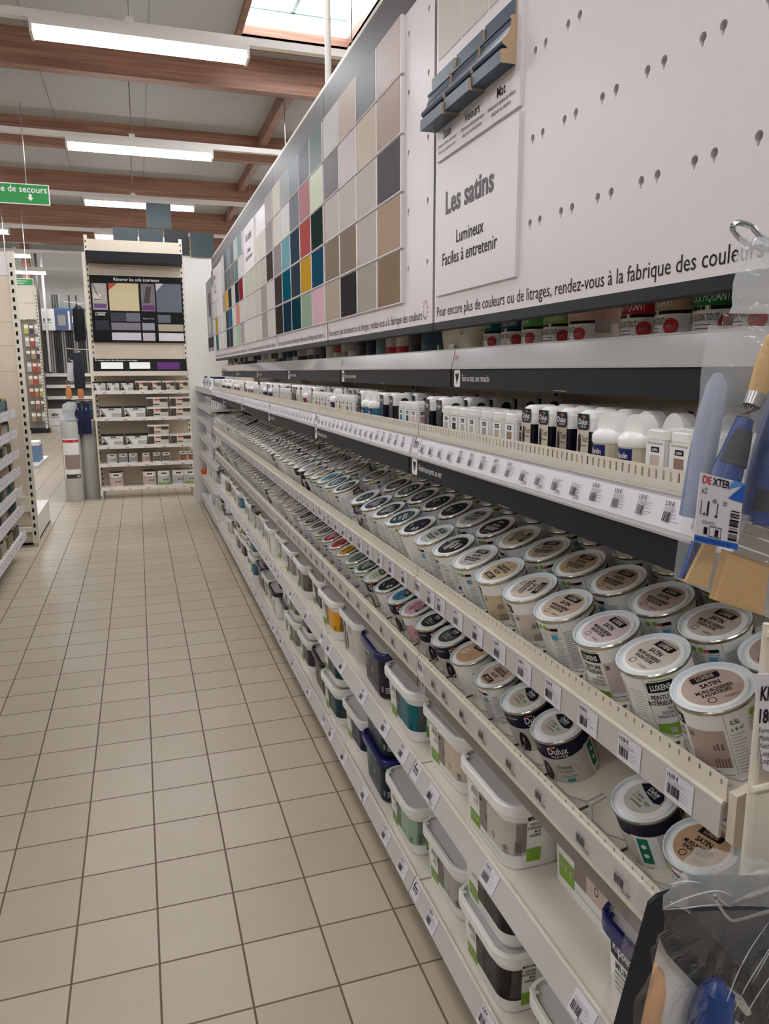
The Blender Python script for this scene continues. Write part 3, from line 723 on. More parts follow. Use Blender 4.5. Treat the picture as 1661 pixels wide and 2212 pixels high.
def wrap_mesh(kind):
    b = MB(); PH = mat('placeholder_lid', (190, 190, 190), 0.3, noise=0.0); b.mi(PH)
    z0, z1 = 0.006, TH-0.007; f0 = cylmap(RB, 0.0003); f = cylmap(RB, 0.0006); f2 = cylmap(RB, 0.0009); ci = 2*PI*RB
    base = {'L': PAPERW, 'D': mat('taupe_label', (206, 201, 193), 0.3, spec=0.3), 'R': PAPERW}[kind]
    b.patch(f0, -ci/2, ci/2, z0, z1, base, 36)
    H = z1-z0
    def lines(u0_, u1_, za, zb_, m=LGREY, st=0.0045, th=0.0012):
        z = zb_; rnd = random.Random(int(u0_*1e4))
        while z > za:
            b.patch(f, u0_, u0_+(u1_-u0_)*rnd.uniform(0.7, 1), z-th, z, m, 3); z -= st
    if kind == 'L':
        b.patch(f, -0.034, 0.000, z1-0.022, z1-0.006, BLACK, 6); b.text('LUXENS', (-0.017, z1-0.0185), 0, 0, 0.0125, PAPERW, 0.58, 'C', 0.02, f2)
        b.patch(f, -0.030, -0.002, z1-0.0045, z1-0.003, GREEN, 4)
        for j, t_ in enumerate(('PEINTURE', 'INT\u00c9RIEURE')): b.text(t_, (-0.003, z1-0.033-0.009*j), 0, 0, 0.0098, BLACK, 0.68, 'R', 0.015, f2)
        for j, t_ in enumerate(('MURS', 'BOISERIES', 'RADIATEURS')): b.text(t_, (-0.003, z1-0.050-0.0062*j), 0, 0, 0.0066, BLACK, 0.72, 'R', 0.0, f2)
        # photo panel
        b.patch(f, 0.001, 0.046, z0+0.016, z1-0.022, PH, 10)
        dk = mat('picture_dark_print', (112, 98, 90), 0.4, noise=0)  # dark brown shapes printed on the label picture
        b.patch(f2, 0.004, 0.010, z1-0.034, z1-0.027, dk, 2); b.patch(f2, 0.028, 0.044, z1-0.052, z1-0.050, LGREY, 3)
        for u_ in (0.030, 0.034, 0.039): b.patch(f2, u_, u_+0.0025, z1-0.050, z1-0.043+0.003*(u_ > 0.033), dk, 1)
        for q_ in range(5): b.patch(f2, 0.028+q_*0.0035, 0.0297+q_*0.0035, z0+0.016, z1-0.062, dk, 1)
        b.patch(f, -0.034, 0.0, z0, z0+0.020, GREEN, 6); b.patch(f2, -0.020, -0.011, z0+0.005, z0+0.014, LGREY, 2)
        b.patch(f, 0.001, 0.046, z0+0.004, z0+0.0055, LGREY, 6); b.patch(f, 0.001, 0.03, z0+0.009, z0+0.0105, MGREY, 6)
        b.patch(f, 0.049, 0.0495, z0, z1, MGREY, 1); b.text('0,5L', (0.055, z1-0.016), 0, 0, 0.0085, BLACK, 0.8, 'L', 0.015, f2); b.text('\u00b1 6 m\u00b2', (0.054, z1-0.025), 0, 0, 0.0075, BLACK, 0.8, 'L', 0.01, f2)
        lines(0.052, 0.070, z0+0.004, z1-0.030)
        # back columns
        for k_ in range(3): lines(0.078+k_*0.0225, 0.097+k_*0.0225, z0+0.006, z1-0.018, MGREY, 0.0036, 0.0010)
        for k_ in range(4): lines(-0.148+k_*0.0215, -0.130+k_*0.0215, z0+0.004, z1-0.010-0.006*(k_ % 2), MGREY, 0.0036, 0.0010)
        for k_ in range(4): b.patch(f2, -0.1495+k_*0.0215, -0.149+k_*0.0215, z0, z1, LGREY, 1)
        for u_ in (-0.124, -0.113): b.add([f2(u_+0.0045*math.cos(2*PI*j/10), z1-0.009+0.0045*math.sin(2*PI*j/10)) for j in range(10)], [tuple(range(10))], GREEN)
        b.patch(f2, -0.103, -0.090, z1-0.013, z1-0.008, BLACK, 3); b.patch(f2, -0.110, -0.1035, z1-0.013, z1-0.008, REDP, 2); b.patch(f2, -0.105, -0.094, z1-0.030, z1-0.020, cm((90, 160, 200)), 3)
        for u_ in (0.085, 0.104): 
            for q_ in range(1): b.add([f2(u_+0.005*math.cos(2*PI*j/10), z1-0.011+0.005*math.sin(2*PI*j/10)) for j in range(10)], [tuple(range(10))], GREEN)
        b.patch(f2, 0.122, 0.135, z1-0.012, z1-0.007, BLACK, 3); b.patch(f2, 0.114, 0.121, z1-0.012, z1-0.007, REDP, 2); b.patch(f2, 0.118, 0.130, z1-0.030, z1-0.022, cm((90, 160, 200)), 3)
        lines(-0.062, -0.038, z0+0.03, z1-0.02); b.patch(f2, -0.058, -0.050, z0+0.012, z0+0.020, cm((60, 80, 160)), 2)
        b.patch(f, -0.0365, -0.036, z0, z1, cm((150, 130, 90)), 1)
    elif kind == 'D':
        b.patch(f, 0.062, 0.149, z1-0.021, z1, NAVY, 12); b.patch(f, -0.149, -0.062, z1-0.021, z1, NAVY, 12)
        arc = lambda u_: z1-0.020-0.010*math.cos(u_/0.052)
        b.patch(f, -0.062, 0.062, arc, z1, NAVY, 20)
        b.text('Dulux', (0.016, z1-0.020), 0, 0, 0.020, PAPERW, 0.72, 'C', 0.01, f2); b.text('VALENTINE', (0.016, z1-0.027), 0, 0, 0.0068, PAPERW, 0.85, 'C', 0.0, f2)
        b.patch(f2, 0.002, 0.009, z1-0.006, z1-0.002, REDP, 2); b.patch(f2, 0.009, 0.014, z1-0.006, z1-0.003, cm((222, 190, 60)), 2)
        b.text('AkzoNobel', (-0.026, z1-0.010), 0, 0, 0.0058, PAPERW, 0.8, 'C', 0.0, f2)
        # plain dark emblem, a rounded upright shape
        sh = []
        for q_ in range(22):
            a = 2*PI*q_/22; ww = 0.0105*(1+0.25*math.cos(a+0.6)); sh.append(f2(-0.019+ww*math.cos(a)+0.002*math.sin(a), z0+0.028+0.026*math.sin(a)))
        b.add(sh, [tuple(range(22))], BLKP)
        b.patch(f2, -0.034, 0.002, z0+0.001, z0+0.004, BLKP, 4)
        n_ = 20; b.add([f(0.020+0.023*math.cos(2*PI*j/n_), z0+0.032+0.024*math.sin(2*PI*j/n_)) for j in range(n_)], [tuple(range(n_))], PH)
        b.text('Cr\u00e8me', (0.018, z0+0.040), 0, 0, 0.0115, BLACK, 0.75, 'C', 0.0, f2); b.text('de Couleur', (0.020, z0+0.033), 0, 0, 0.0068, BLACK, 0.75, 'C', 0.0, f2); b.text('GRAIN DE SABLE', (0.020, z0+0.022), 0, 0, 0.0046, BLACK, 0.85, 'C', 0.0, f2)
        b.patch(f2, 0.016, 0.030, z0+0.0125, z0+0.0185, TEALP, 2)
        b.patch(f, 0.066, 0.10, z0, z1-0.022, PAPERW, 6); b.patch(f2, 0.070, 0.086, z0+0.02, z1-0.025, cm((30, 120, 96)), 4)
        for zz in (0.035, 0.052): b.add([cylmap(RB, 0.0012)(0.078+0.004*math.cos(2*PI*j/10), z0+zz+0.004*math.sin(2*PI*j/10)) for j in range(10)], [tuple(range(10))], PAPERW)
        b.text('0,5L', (0.078, z0+0.008), 0, 0, 0.008, BLACK, 0.8, 'C', 0.01, f2)
        b.patch(f, -0.10, -0.066, z0, z1-0.022, PAPERW, 6); lines(-0.098, -0.070, z0+0.006, z1-0.03, MGREY)
    else:
        b.text('Ripolin', (0, z1-0.02), 0, 0, 0.014, NAVY, 0.8, 'C', 0.01, f2)
        for k_ in range(-3, 4):
            if k_ in (0,): continue
            for j in range(6): b.patch(f, k_*0.020-0.008, k_*0.020-0.001, z1-0.020-0.014*j, z1-0.0185-0.014*j, MGREY, 2); b.patch(f, k_*0.020+0.001, k_*0.020+0.009, z1-0.022-0.014*j, z1-0.0185-0.014*j, LGREY, 2)
        b.patch(f, -0.012, 0.014, z0+0.02, z1-0.03, PH, 5)
    return b.mesh('paper_label')
BODY = tin_body()
LID = {}; WRAP = {k_: wrap_mesh(k_) for k_ in 'LDR'}
def get_lid(kind, c, far):
    tc = text_col(c); key = (kind, tc.name, far)
    if key not in LID: LID[key] = lid_mesh(kind, tc, far)
    return LID[key]
TILT = math.radians(22)
LROT = {0.688: 0.0, 0.80: 1.35, 0.908: 0.65, 1.028: 2.6, 1.138: 0.15, 1.256: 0.0, 1.369: 2.7, 0.832: -1.0, 1.075: 0.55, 1.194: 0.95, 1.313: 2.4, 1.558: 1.0, 1.672: 1.0, 1.786: 0.0}
def tin(x, y, z, kind, c, spin, label, group, far=False):
    """x,y,z centre of the lid top"""
    R_ = Matrix.Rotation(-TILT, 4, 'Y') @ Matrix.Rotation(spin, 4, 'Z')
    base = Vector((x, y, z)) - (Matrix.Rotation(-TILT, 3, 'Y') @ Vector((0, 0, TH)))
    t = thing('paint_tin', label, 'paint tin', group); t.matrix_world = Matrix.Translation(base) @ R_
    put(BODY, 'tin_body', t)
    m = cm(c, 0.32)
    wl = put(WRAP[kind], 'paper_label', t, {0: m}); wl.rotation_euler = (0, 0, LROT.get(y, rnd.uniform(2.0, 3.4) if kind != 'D' else rnd.uniform(0.4, 1.2))-spin)
    lm = get_lid(kind, c, far); lo = put(lm[0], 'lid', t); put(lm[1], 'lid_print', lo, {0: m})
    return t
rnd = random.Random(11)
G_ = lambda v, d=0: (v, v-2-d, v-6-2*d)
S4F = [(0.688, 'L', (184, 163, 152), 1.25), (0.80, 'L', (206, 196, 184), -0.05), (0.908, 'L', (208, 192, 192), -0.1), (1.028, 'L', (202, 182, 162), 0.05), (1.138, 'L', (206, 194, 182), -1.2), (1.256, 'L', (200, 182, 150), 3.05), (1.369, 'L', (196, 190, 182), 0.25),
       (1.482, 'L', (30, 28, 30), -1.4), (1.595, 'L', (190, 192, 188), -0.1), (1.708, 'R', (28, 30, 52), 2.2), (1.822, 'L', (18, 70, 78), 2.6), (1.936, 'L', (36, 44, 52), -1.4), (2.05, 'L', (34, 44, 74), -1.9), (2.163, 'D', (26, 62, 72), 2.9)]
S4F += [(2.39, 'L', (28, 66, 86), -0.9), (2.503, 'L', (34, 100, 124), -0.9), (2.617, 'L', (110, 176, 184), -1.2)]
y = 2.73
while y < YE-0.1:
    S4F.append((y, rnd.choice('LLLLDR'), rnd.choice([(196, 190, 182), (206, 200, 190), (150, 146, 142), (186, 174, 158), (214, 210, 202), (178, 170, 160), (204, 196, 176)]), rnd.uniform(-2, 2))); y += 0.1135
S4B = [(0.695, 'L', (176, 156, 148), 0.3), (0.81, 'L', (190, 178, 166), 0.0), (0.924, 'L', (184, 162, 156), 0.0), (1.038, 'L', (176, 156, 138), 0.05), (1.154, 'L', (188, 166, 136), 0.1), (1.272, 'L', (176, 164, 146), 0.4), (1.387, 'L', (190, 178, 156), -1.3),
       (1.50, 'L', (28, 28, 30), 0.15), (1.614, 'L', (188, 190, 186), 0.2), (1.728, 'R', (30, 34, 42), 0.3), (1.842, 'R', (28, 40, 48), -0.4), (1.956, 'L', (28, 36, 46), -1.2), (2.07, 'L', (48, 66, 62), -0.4), (2.184, 'L', (44, 50, 52), 0.5), (2.41, 'L', (58, 70, 66), 0.2)]
y = 2.64
while y < YE-0.1:
    if rnd.random() > 0.1: S4B.append((y, rnd.choice('LLLDR'), rnd.choice([(160, 156, 150), (96, 94, 92), (188, 180, 168), (196, 190, 180), (120, 116, 112)]), rnd.uniform(-2, 2)))
    y += 0.1135
S4C = []
y = 0.9
while y < 4.4:
    S4C.append((y, 'L', rnd.choice([(186, 170, 152), (90, 88, 88), (160, 150, 140)]), rnd.uniform(-1, 1))); y += 0.114
S3F = [(0.715, 'L', (190, 158, 126), 0.15), (0.832, 'D', (196, 192, 184), 0.0), (1.075, 'D', (198, 192, 180), 0.05), (1.194, 'D', (200, 190, 174), -0.05), (1.313, 'L', (206, 182, 164), 3.1), (1.44, 'R', (206, 170, 132), 0.15), (1.558, 'D', (76, 76, 82), 0.1),
       (1.672, 'D', (40, 50, 50), 0.0), (1.786, 'L', (226, 176, 188), -1.4), (1.90, 'D', (64, 134, 176), -0.1), (2.014, 'R', (30, 44, 52), 2.6), (2.128, 'D', (200, 212, 178), 0.1), (2.242, 'L', (42, 82, 66), -0.9), (2.356, 'L', (140, 164, 144), -1.3),
       (2.47, 'L', (222, 168, 50), -1.4), (2.584, 'L', (206, 84, 84), -0.9), (2.698, 'L', (166, 44, 62), -1.1), (2.812, 'L', (150, 150, 148), -1.2), (2.926, 'L', (140, 142, 142), -1.0), (3.04, 'L', (40, 42, 44), -1.2), (3.154, 'R', (60, 62, 62), 0.6), (3.268, 'L', (150, 150, 150), 0.3)]
y = 3.382
while y < YE-0.1:
    S3F.append((y, rnd.choice('LLLDR'), rnd.choice([(206, 196, 186), (214, 206, 196), (196, 190, 182), (206, 186, 178), (216, 212, 206), (170, 166, 160)]), rnd.uniform(-2, 2))); y += 0.1135
S3B = []
y = 1.13
while y < 4.6:
    S3B.append((y, 'L', rnd.choice([(190, 176, 160), (70, 68, 70), (170, 160, 150)]), rnd.uniform(-1, 1))); y += 0.114
LB = {'L': 'black-tagged', 'D': 'leaf-marked', 'R': 'plain-sided'}
def lay(rows, x, z, shelf, rown, group):
    cnt = {}
    for (y, kd, c, sp) in rows:
        bi = bay_of(y); cnt[bi] = cnt.get(bi, 0)+1
        lab = '%s-lidded paint tin, %s along the %s bay, %s row, %s' % (colour_name(c).replace(' ', '-'), ORD[cnt[bi]], BN[bi], rown, shelf)
        tin(x, y, z, kd, c, sp, lab, group, far=y > 2.3)
lay(S4F, 0.640, 1.040, 'upper sloping shelf', 'front', 'tins in the front row of the upper sloping shelf')
lay(S4B, 0.748, 1.071, 'upper sloping shelf', 'middle', 'tins in the middle row of the upper sloping shelf')
lay(S4C, 0.856, 1.103, 'upper sloping shelf', 'back', 'tins in the back row of the upper sloping shelf')
lay(S3F, 0.669, 0.803, 'lower sloping shelf', 'front', 'tins in the front row of the lower sloping shelf')
lay(S3B, 0.777, 0.838, 'lower sloping shelf', 'back', 'tins in the back row of the lower sloping shelf')

# ================================================================ BUCKETS
def rr_point(L, W, r, s):
    """perimeter point of a rounded rectangle; s=0 at far end of the aisle side, going towards the near end, then away from the aisle"""
    a, b_ = L-2*r, W-2*r; q = PI*r/2; per = 2*a+2*b_+4*q; s = s % per
    segs = [('l', a), ('c', q), ('l', b_), ('c', q), ('l', a), ('c', q), ('l', b_), ('c', q)]
    pos = [(-W/2, L/2-r, 0, -1), (-W/2+r, -L/2+r, PI, 1), (-W/2+r, -L/2, 1, 0), (W/2-r, -L/2+r, 1.5*PI, 1), (W/2, -L/2+r, 0, 1), (W/2-r, L/2-r, 0, 1), (W/2-r, L/2, -1, 0), (-W/2+r, L/2-r, 0.5*PI, 1)]
    for (k_, ln), p in zip(segs, pos):
        if s <= ln+1e-9:
            if k_ == 'l': return (p[0]+p[2]*s, p[1]+p[3]*s)
            t = p[2]+s/r; return (p[0]+r*math.cos(t), p[1]+r*math.sin(t))
        s -= ln
    return (-W/2, L/2-r)
def rr_loop(L, W, r, z, n=5):
    pts = []
    for cx, cy, a0 in ((W/2-r, L/2-r, 0), (-W/2+r, L/2-r, 90), (-W/2+r, -L/2+r, 180), (W/2-r, -L/2+r, 270)):
        for q_ in range(n+1):
            a = math.radians(a0+90*q_/n); pts.append((cx+r*math.cos(a), cy+r*math.sin(a), z))
    return pts
def loft(mb, loops, ms, caps=(True, True)):
    n = len(loops[0])
    for j in range(len(loops)-1):
        mb.add(loops[j]+loops[j+1], [(i, (i+1) % n, n+(i+1) % n, n+i) for i in range(n)], ms[j] if isinstance(ms, list) else ms)
    if caps[0]: mb.add(loops[0], [tuple(range(n-1, -1, -1))], ms[0] if isinstance(ms, list) else ms)
    if caps[1]: mb.add(loops[-1], [tuple(range(n))], ms[-1] if isinstance(ms, list) else ms)
BH = 0.152
BL, BW, BR_ = 0.225, 0.150, 0.038
def bucket_body(H, m):
    b = MB(); loft(b, [rr_loop(BL-0.026, BW-0.024, BR_-0.006, 0), rr_loop(BL-0.020, BW-0.018, BR_-0.004, 0.006), rr_loop(BL, BW, BR_, H-0.012)], m); return b.mesh('bucket_body', True)
def bucket_lid(H, rim, inner, dec=None):
    b = MB(); Ll, Wl, Rl = BL+0.022, BW+0.022, BR_+0.010
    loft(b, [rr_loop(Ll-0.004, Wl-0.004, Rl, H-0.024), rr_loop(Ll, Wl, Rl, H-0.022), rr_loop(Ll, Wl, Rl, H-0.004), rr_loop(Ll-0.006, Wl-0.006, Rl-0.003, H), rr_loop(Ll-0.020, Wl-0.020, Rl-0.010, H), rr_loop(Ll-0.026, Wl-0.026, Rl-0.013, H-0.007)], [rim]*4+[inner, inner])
    for yy_ in (Ll/2-0.022, Ll/2-0.034):
        b.box(-Wl/2+0.010, -Wl/2+0.020, yy_-0.003, yy_+0.003, H-0.003, H+0.0015, rim)
    if dec == 'R':
        o = Vector((0, 0, H-0.0064)); ex, ey = Vector(EX), Vector((1, 0, 0))
        b.quad(o, ex, ey, -0.09, 0.09, -0.050, 0.050, PLG); b.quad(o+Vector((0, 0, 0.0004)), ex, ey, -0.03, 0.075, 0.025, 0.045, NAVY); b.text('Ripolin', o+ex*0.02+ey*0.03+Vector((0, 0, 0.0008)), ex, ey, 0.018, PAPERW, 0.8, 'C', 0.01)
        for q_ in range(2): b.quad(o+Vector((0, 0, 0.0004)), ex, ey, -0.06+0.06*q_, -0.015+0.06*q_, -0.012, 0.014, NAVYP)
        b.quad(o+Vector((0, 0, 0.0004)), ex, ey, -0.085, 0.085, -0.046, -0.022, NAVYP)
        b.quad(o+Vector((0, 0, 0.0008)), ex, ey, -0.055, -0.03, 0.0, 0.010, cm((222, 180, 90)))
    if dec == 'P':
        o = Vector((0, 0, H-0.0064)); ex, ey = Vector(EX), Vector((1, 0, 0)); b.quad(o, ex, ey, -0.07, -0.02, 0.0, 0.04, BLACK)
    if dec == 'B': b.box(-0.03, 0.0, -0.02, 0.06, H-0.0065, H-0.004, BLKP)
    return b.mesh('bucket_lid', True)
def bucket_wrap(kind, H):
    b = MB(); PH = mat('placeholder_lid', (190, 190, 190), 0.3, noise=0.0); b.mi(PH)
    Hs = H-0.012
    def mp(off):
        def f(s, z):
            k_ = z/Hs; L_, W_ = BL-0.020+0.020*k_, BW-0.018+0.018*k_
            sc_ = L_/BL
            x_, y_ = rr_point(L_+2*off, W_+2*off, BR_-0.004*(1-k_)+off, s*sc_)
            return (x_, y_, z)
        return f
    f, f2 = mp(0.0005), mp(0.0010)
    z0, z1 = 0.012, Hs-0.018; Hh = z1-z0
    if kind == 'L':
        b.patch(f, 0.000, 0.050, z1-0.010, z1-0.001, BLACK, 1); b.text('LUXENS', (0.025, z1-0.0085), 0, 0, 0.0085, PAPERW, 0.85, 'C', 0.01, f2)
        for j, t_ in enumerate(('PEINTURE', 'INT\u00c9RIEURE')): b.text(t_, (0.049, z1-0.022-0.0085*j), 0, 0, 0.0092, BLACK, 0.72, 'R', 0.015, f2)
        for j, t_ in enumerate(('MURS', 'BOISERIES', 'RADIATEURS')): b.text(t_, (0.049, z1-0.038-0.006*j), 0, 0, 0.0062, BLACK, 0.75, 'R', 0.0, f2)
        b.patch(f, 0.002, 0.052, z0+0.006, z0+0.036, GREEN, 2); 
        for q_ in range(3): b.patch(f2, 0.008+0.015*q_, 0.015+0.015*q_, z0+0.020, z0+0.029, LGREY, 1)
        b.patch(f, 0.054, 0.215, z0+0.022, z1-0.012, PH, 16)
        sh = mat('photo_dim_print', (118, 110, 104), 0.4, noise=0, alpha=0.45)
        b.patch(f2, 0.054, 0.092, z0+0.022, z1-0.012, sh, 3)
        b.patch(f2, 0.058, 0.066, z1-0.028, z1-0.020, BLACK, 1); b.patch(f2, 0.056, 0.082, z1-0.048, z1-0.046, LGREY, 2)
        for u_ in (0.084, 0.089): b.patch(f2, u_, u_+0.002, z0+0.05, z0+0.066, DGREY, 1)
        for (u_, zz, r_) in ((0.122, z0+0.040, 0.006), (0.168, z0+0.036, 0.0062), (0.168, z0+0.036, 0.003)):
            n_ = 16; vs = [f2(u_+rad*math.cos(2*PI*j/n_), zz+rad*math.sin(2*PI*j/n_)) for j in range(n_) for rad in (r_, r_-0.0012)]
            b.add(vs, [(2*j, 2*((j+1) % n_), 2*((j+1) % n_)+1, 2*j+1) for j in range(n_)], BLACK)
        b.patch(f2, 0.162, 0.176, z0+0.025, z0+0.0265, BLACK, 1)
        b.patch(f, 0.060, 0.150, z0+0.008, z0+0.0092, LGREY, 6)
        # near side repeats
        b.patch(f2, 0.192, 0.215, z0+0.030, z1-0.014, sh, 2)
        for q_ in range(4): b.patch(f2, 0.190+0.004*q_, 0.1915+0.004*q_, z0+0.024, z0+0.055, DGREY, 1)
        b.patch(f, 0.216, 0.250, z0+0.006, z0+0.036, GREEN, 4); b.patch(f, 0.216, 0.250, z1-0.010, z1-0.001, BLACK, 3); b.text('LUXENS', (0.233, z1-0.0085), 0, 0, 0.0085, PAPERW, 0.7, 'C', 0.01, f2)
        for j, t_ in enumerate(('PEINTURE', 'INT\u00c9RIEURE', 'MURS', 'BOISERIES')): b.text(t_, (0.248, z1-0.022-0.0085*j), 0, 0, 0.0085, BLACK, 0.68, 'R', 0.012, f2)
    elif kind == 'R':
        b.patch(f, -0.02, 0.27, z0-0.004, z1+0.010, PH, 26)
        b.text('Ripolin', (0.03, z1-0.02), 0, 0, 0.022, PAPERW, 0.8, 'C', 0.01, f2)
        for j in range(4): b.patch(f2, 0.0, 0.04, z1-0.035-0.008*j, z1-0.032-0.008*j, LGREY, 2)
        n_ = 12; b.add([f2(0.085+0.008*math.cos(2*PI*j/n_), z0+0.055+0.010*math.sin(2*PI*j/n_)) for j in range(n_)], [tuple(range(n_))], LGREY)
        for j in range(3): b.patch(f2, 0.185, 0.205, z0+0.010+0.007*j, z0+0.014+0.007*j, LGREY, 2); b.patch(f2, 0.170, 0.178, z0+0.01, z0+0.03, LGREY, 1)
        b.patch(f2, 0.165, 0.21, z1-0.030, z1-0.029, LGREY, 2); b.patch(f2, 0.165, 0.21, z1-0.048, z1-0.047, LGREY, 2)
    elif kind == 'W':   # white bucket with dark band lettering
        b.patch(f, -0.02, 0.27, z0-0.004, z1+0.010, PAPERW, 26)
        b.patch(f2, -0.012, 0.052, z1-0.030, z1+0.009, NAVY, 4); b.text('Ripolin', (0.020, z1-0.018), 0, 0, 0.024, PAPERW, 0.72, 'C', 0.01, mp(0.0014))
        b.text('MURS', (0.020, z1-0.047), 0, 0, 0.018, BLACK, 0.8, 'C', 0.015, f2)
        for j in range(4): b.patch(f2, 0.0, 0.045, z1-0.056-0.009*j, z1-0.051-0.009*j, cm((120, 160, 140)) if j % 2 == 0 else LGREY, 2)
        b.patch(f, 0.09, 0.15, z0, z1-0.02, PH, 6)
    else:  # D dark panel and plain emblem
        b.patch(f, -0.02, 0.27, z0-0.004, z1+0.010, mat('taupe_label', (206, 201, 193), 0.3, spec=0.3), 26)
        b.patch(f, -0.02, 0.026, z0-0.004, z1+0.010, NAVY, 3); b.text('Dulux', (0.003, z1-0.016), 0, 0, 0.017, PAPERW, 0.6, 'C', 0.01, f2)
        b.add([f2(0.045+0.010*math.cos(2*PI*j/18), z0+0.040+0.034*math.sin(2*PI*j/18)) for j in range(18)], [tuple(range(18))], BLKP)
        b.text('Cr\u00e8me', (0.085, z1-0.014), 0, 0, 0.020, BLACK, 0.75, 'C', 0.0, f2); b.text('de Couleur', (0.088, z1-0.028), 0, 0, 0.013, BLACK, 0.7, 'C', 0.0, f2)
        b.add([f2(0.105+0.028*math.cos(2*PI*j/18), z0+0.038+0.030*math.sin(2*PI*j/18)) for j in range(18)], [tuple(range(18))], PH)
    return b.mesh('printed_label')
BB = {'w': bucket_body(BH, PLW), 'k': bucket_body(BH, mat('smoky_plastic', (60, 54, 58), 0.3))}
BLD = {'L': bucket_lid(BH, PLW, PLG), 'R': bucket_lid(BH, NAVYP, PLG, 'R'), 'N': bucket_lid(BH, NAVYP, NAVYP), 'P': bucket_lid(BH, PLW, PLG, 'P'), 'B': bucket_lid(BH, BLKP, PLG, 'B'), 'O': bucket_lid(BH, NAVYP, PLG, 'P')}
BWR = {k_: bucket_wrap(k_, BH) for k_ in 'LRWD'}
def bucket(x, y, z, kind, lid, c, label, group, body='w', rz=0.0, sc_=(1, 1, 1)):
    t = thing('paint_bucket', label, 'paint bucket', group, (x, y, z), rz); t.scale = sc_
    put(BB[body], 'bucket_body', t, label='white plastic' if body == 'w' else None); put(BWR[kind], 'printed_label', t, {0: cm(c, 0.3)}, label='%s printed label' % colour_name(c)); put(BLD[lid], 'bucket_lid', t)
    return t
Z1, Z2 = 0.1062, 0.4382
XB = 0.712
s1 = [(0.985, 'D', 'L', (200, 190, 174), 1), (1.285, 'L', 'L', (40, 34, 34), 2), (1.555, 'L', 'L', (172, 168, 160), 1), (1.825, 'L', 'L', (150, 182, 156), 1), (2.09, 'R', 'N', (28, 46, 54), 2), (2.36, 'L', 'L', (28, 44, 74), 1), (2.63, 'L', 'L', (30, 66, 74), 2),
      (2.89, 'R', 'B', (56, 58, 60), 1), (3.15, 'L', 'L', (62, 60, 62), 2), (3.41, 'L', 'L', (134, 130, 128), 2), (3.67, 'W', 'B', (34, 120, 70), 2), (3.93, 'W', 'B', (206, 206, 202), 1), (4.19, 'L', 'L', (206, 204, 200), 1), (4.46, 'R', 'O', (112, 98, 96), 2),
      (4.73, 'L', 'L', (70, 120, 130), 2), (4.99, 'L', 'L', (60, 56, 56), 2), (5.25, 'L', 'L', (80, 66, 60), 2), (5.51, 'L', 'L', (130, 122, 116), 2), (5.77, 'W', 'B', (206, 204, 200), 2), (6.03, 'L', 'L', (200, 198, 194), 1), (6.29, 'W', 'B', (206, 204, 200), 2), (6.53, 'W', 'B', (196, 200, 196), 1)]
s2 = [(0.775, 'W', 'O', (206, 206, 202), 1), (1.285, 'L', 'L', (196, 188, 180), 1), (1.56, 'L', 'L', (206, 190, 172), 1), (1.83, 'L', 'L', (18, 104, 112), 1), (2.11, 'R', 'R', (40, 38, 50), 1), (2.385, 'D', 'P', (200, 194, 186), 1), (2.65, 'L', 'L', (226, 160, 40), 1), (2.92, 'L', 'L', (62, 58, 58), 1),
      (3.19, 'L', 'L', (118, 110, 104), 1), (3.46, 'L', 'L', (150, 146, 142), 1), (3.73, 'L', 'L', (212, 210, 204), 1), (4.0, 'W', 'L', (222, 190, 60), 1), (4.27, 'L', 'L', (214, 212, 206), 1), (4.54, 'L', 'B', (206, 206, 202), 1), (4.80, 'L', 'L', (212, 210, 206), 1), (5.06, 'L', 'L', (124, 156, 124), 1),
      (5.32, 'L', 'L', (70, 130, 150), 1), (5.58, 'L', 'L', (206, 190, 170), 1), (5.84, 'L', 'L', (190, 178, 160), 1), (6.10, 'L', 'L', (140, 122, 108), 1), (6.36, 'W', 'B', (36, 40, 70), 1), (6.60, 'W', 'B', (206, 206, 202), 1)]
for rows, zb, sn in ((s1, Z1, 'bottom shelf'), (s2, Z2, 'second shelf up')):
    cnt = {}
    for (y, kd, ld, c, n_) in rows:
        bi = bay_of(y); cnt[bi] = cnt.get(bi, 0)+1
        for j in range(n_):
            st = '' if n_ == 1 else (' lower of a stack,' if j == 0 else ' upper of a stack,')
            lid_n = {'L': 'white-lidded', 'R': 'navy-lidded', 'N': 'navy-lidded', 'P': 'white-lidded', 'B': 'black-lidded', 'O': 'navy-rimmed'}[ld]
            lab = '%s bucket, %s label,%s %s along %s bay, %s' % (lid_n, colour_name(c), st, ORD[cnt[bi]], BN[bi], sn)
            bucket(XB+0.01*math.sin(y*9), y, zb+j*(BH+0.0016)+0.0003, kd, ld, c, lab, 'buckets on the %s' % sn, 'w' if kd != 'R' else 'k', rz=0.03*math.sin(y*17))
# tall bucket on second shelf, near bay
t = bucket(0.800, 1.045, Z2+0.0003, 'L', 'L', (206, 184, 172), 'tallest white bucket, blush beige label, set back beneath the near sloping shelf', 'buckets on the second shelf up', sc_=(1.25, 1.10, 1.48))

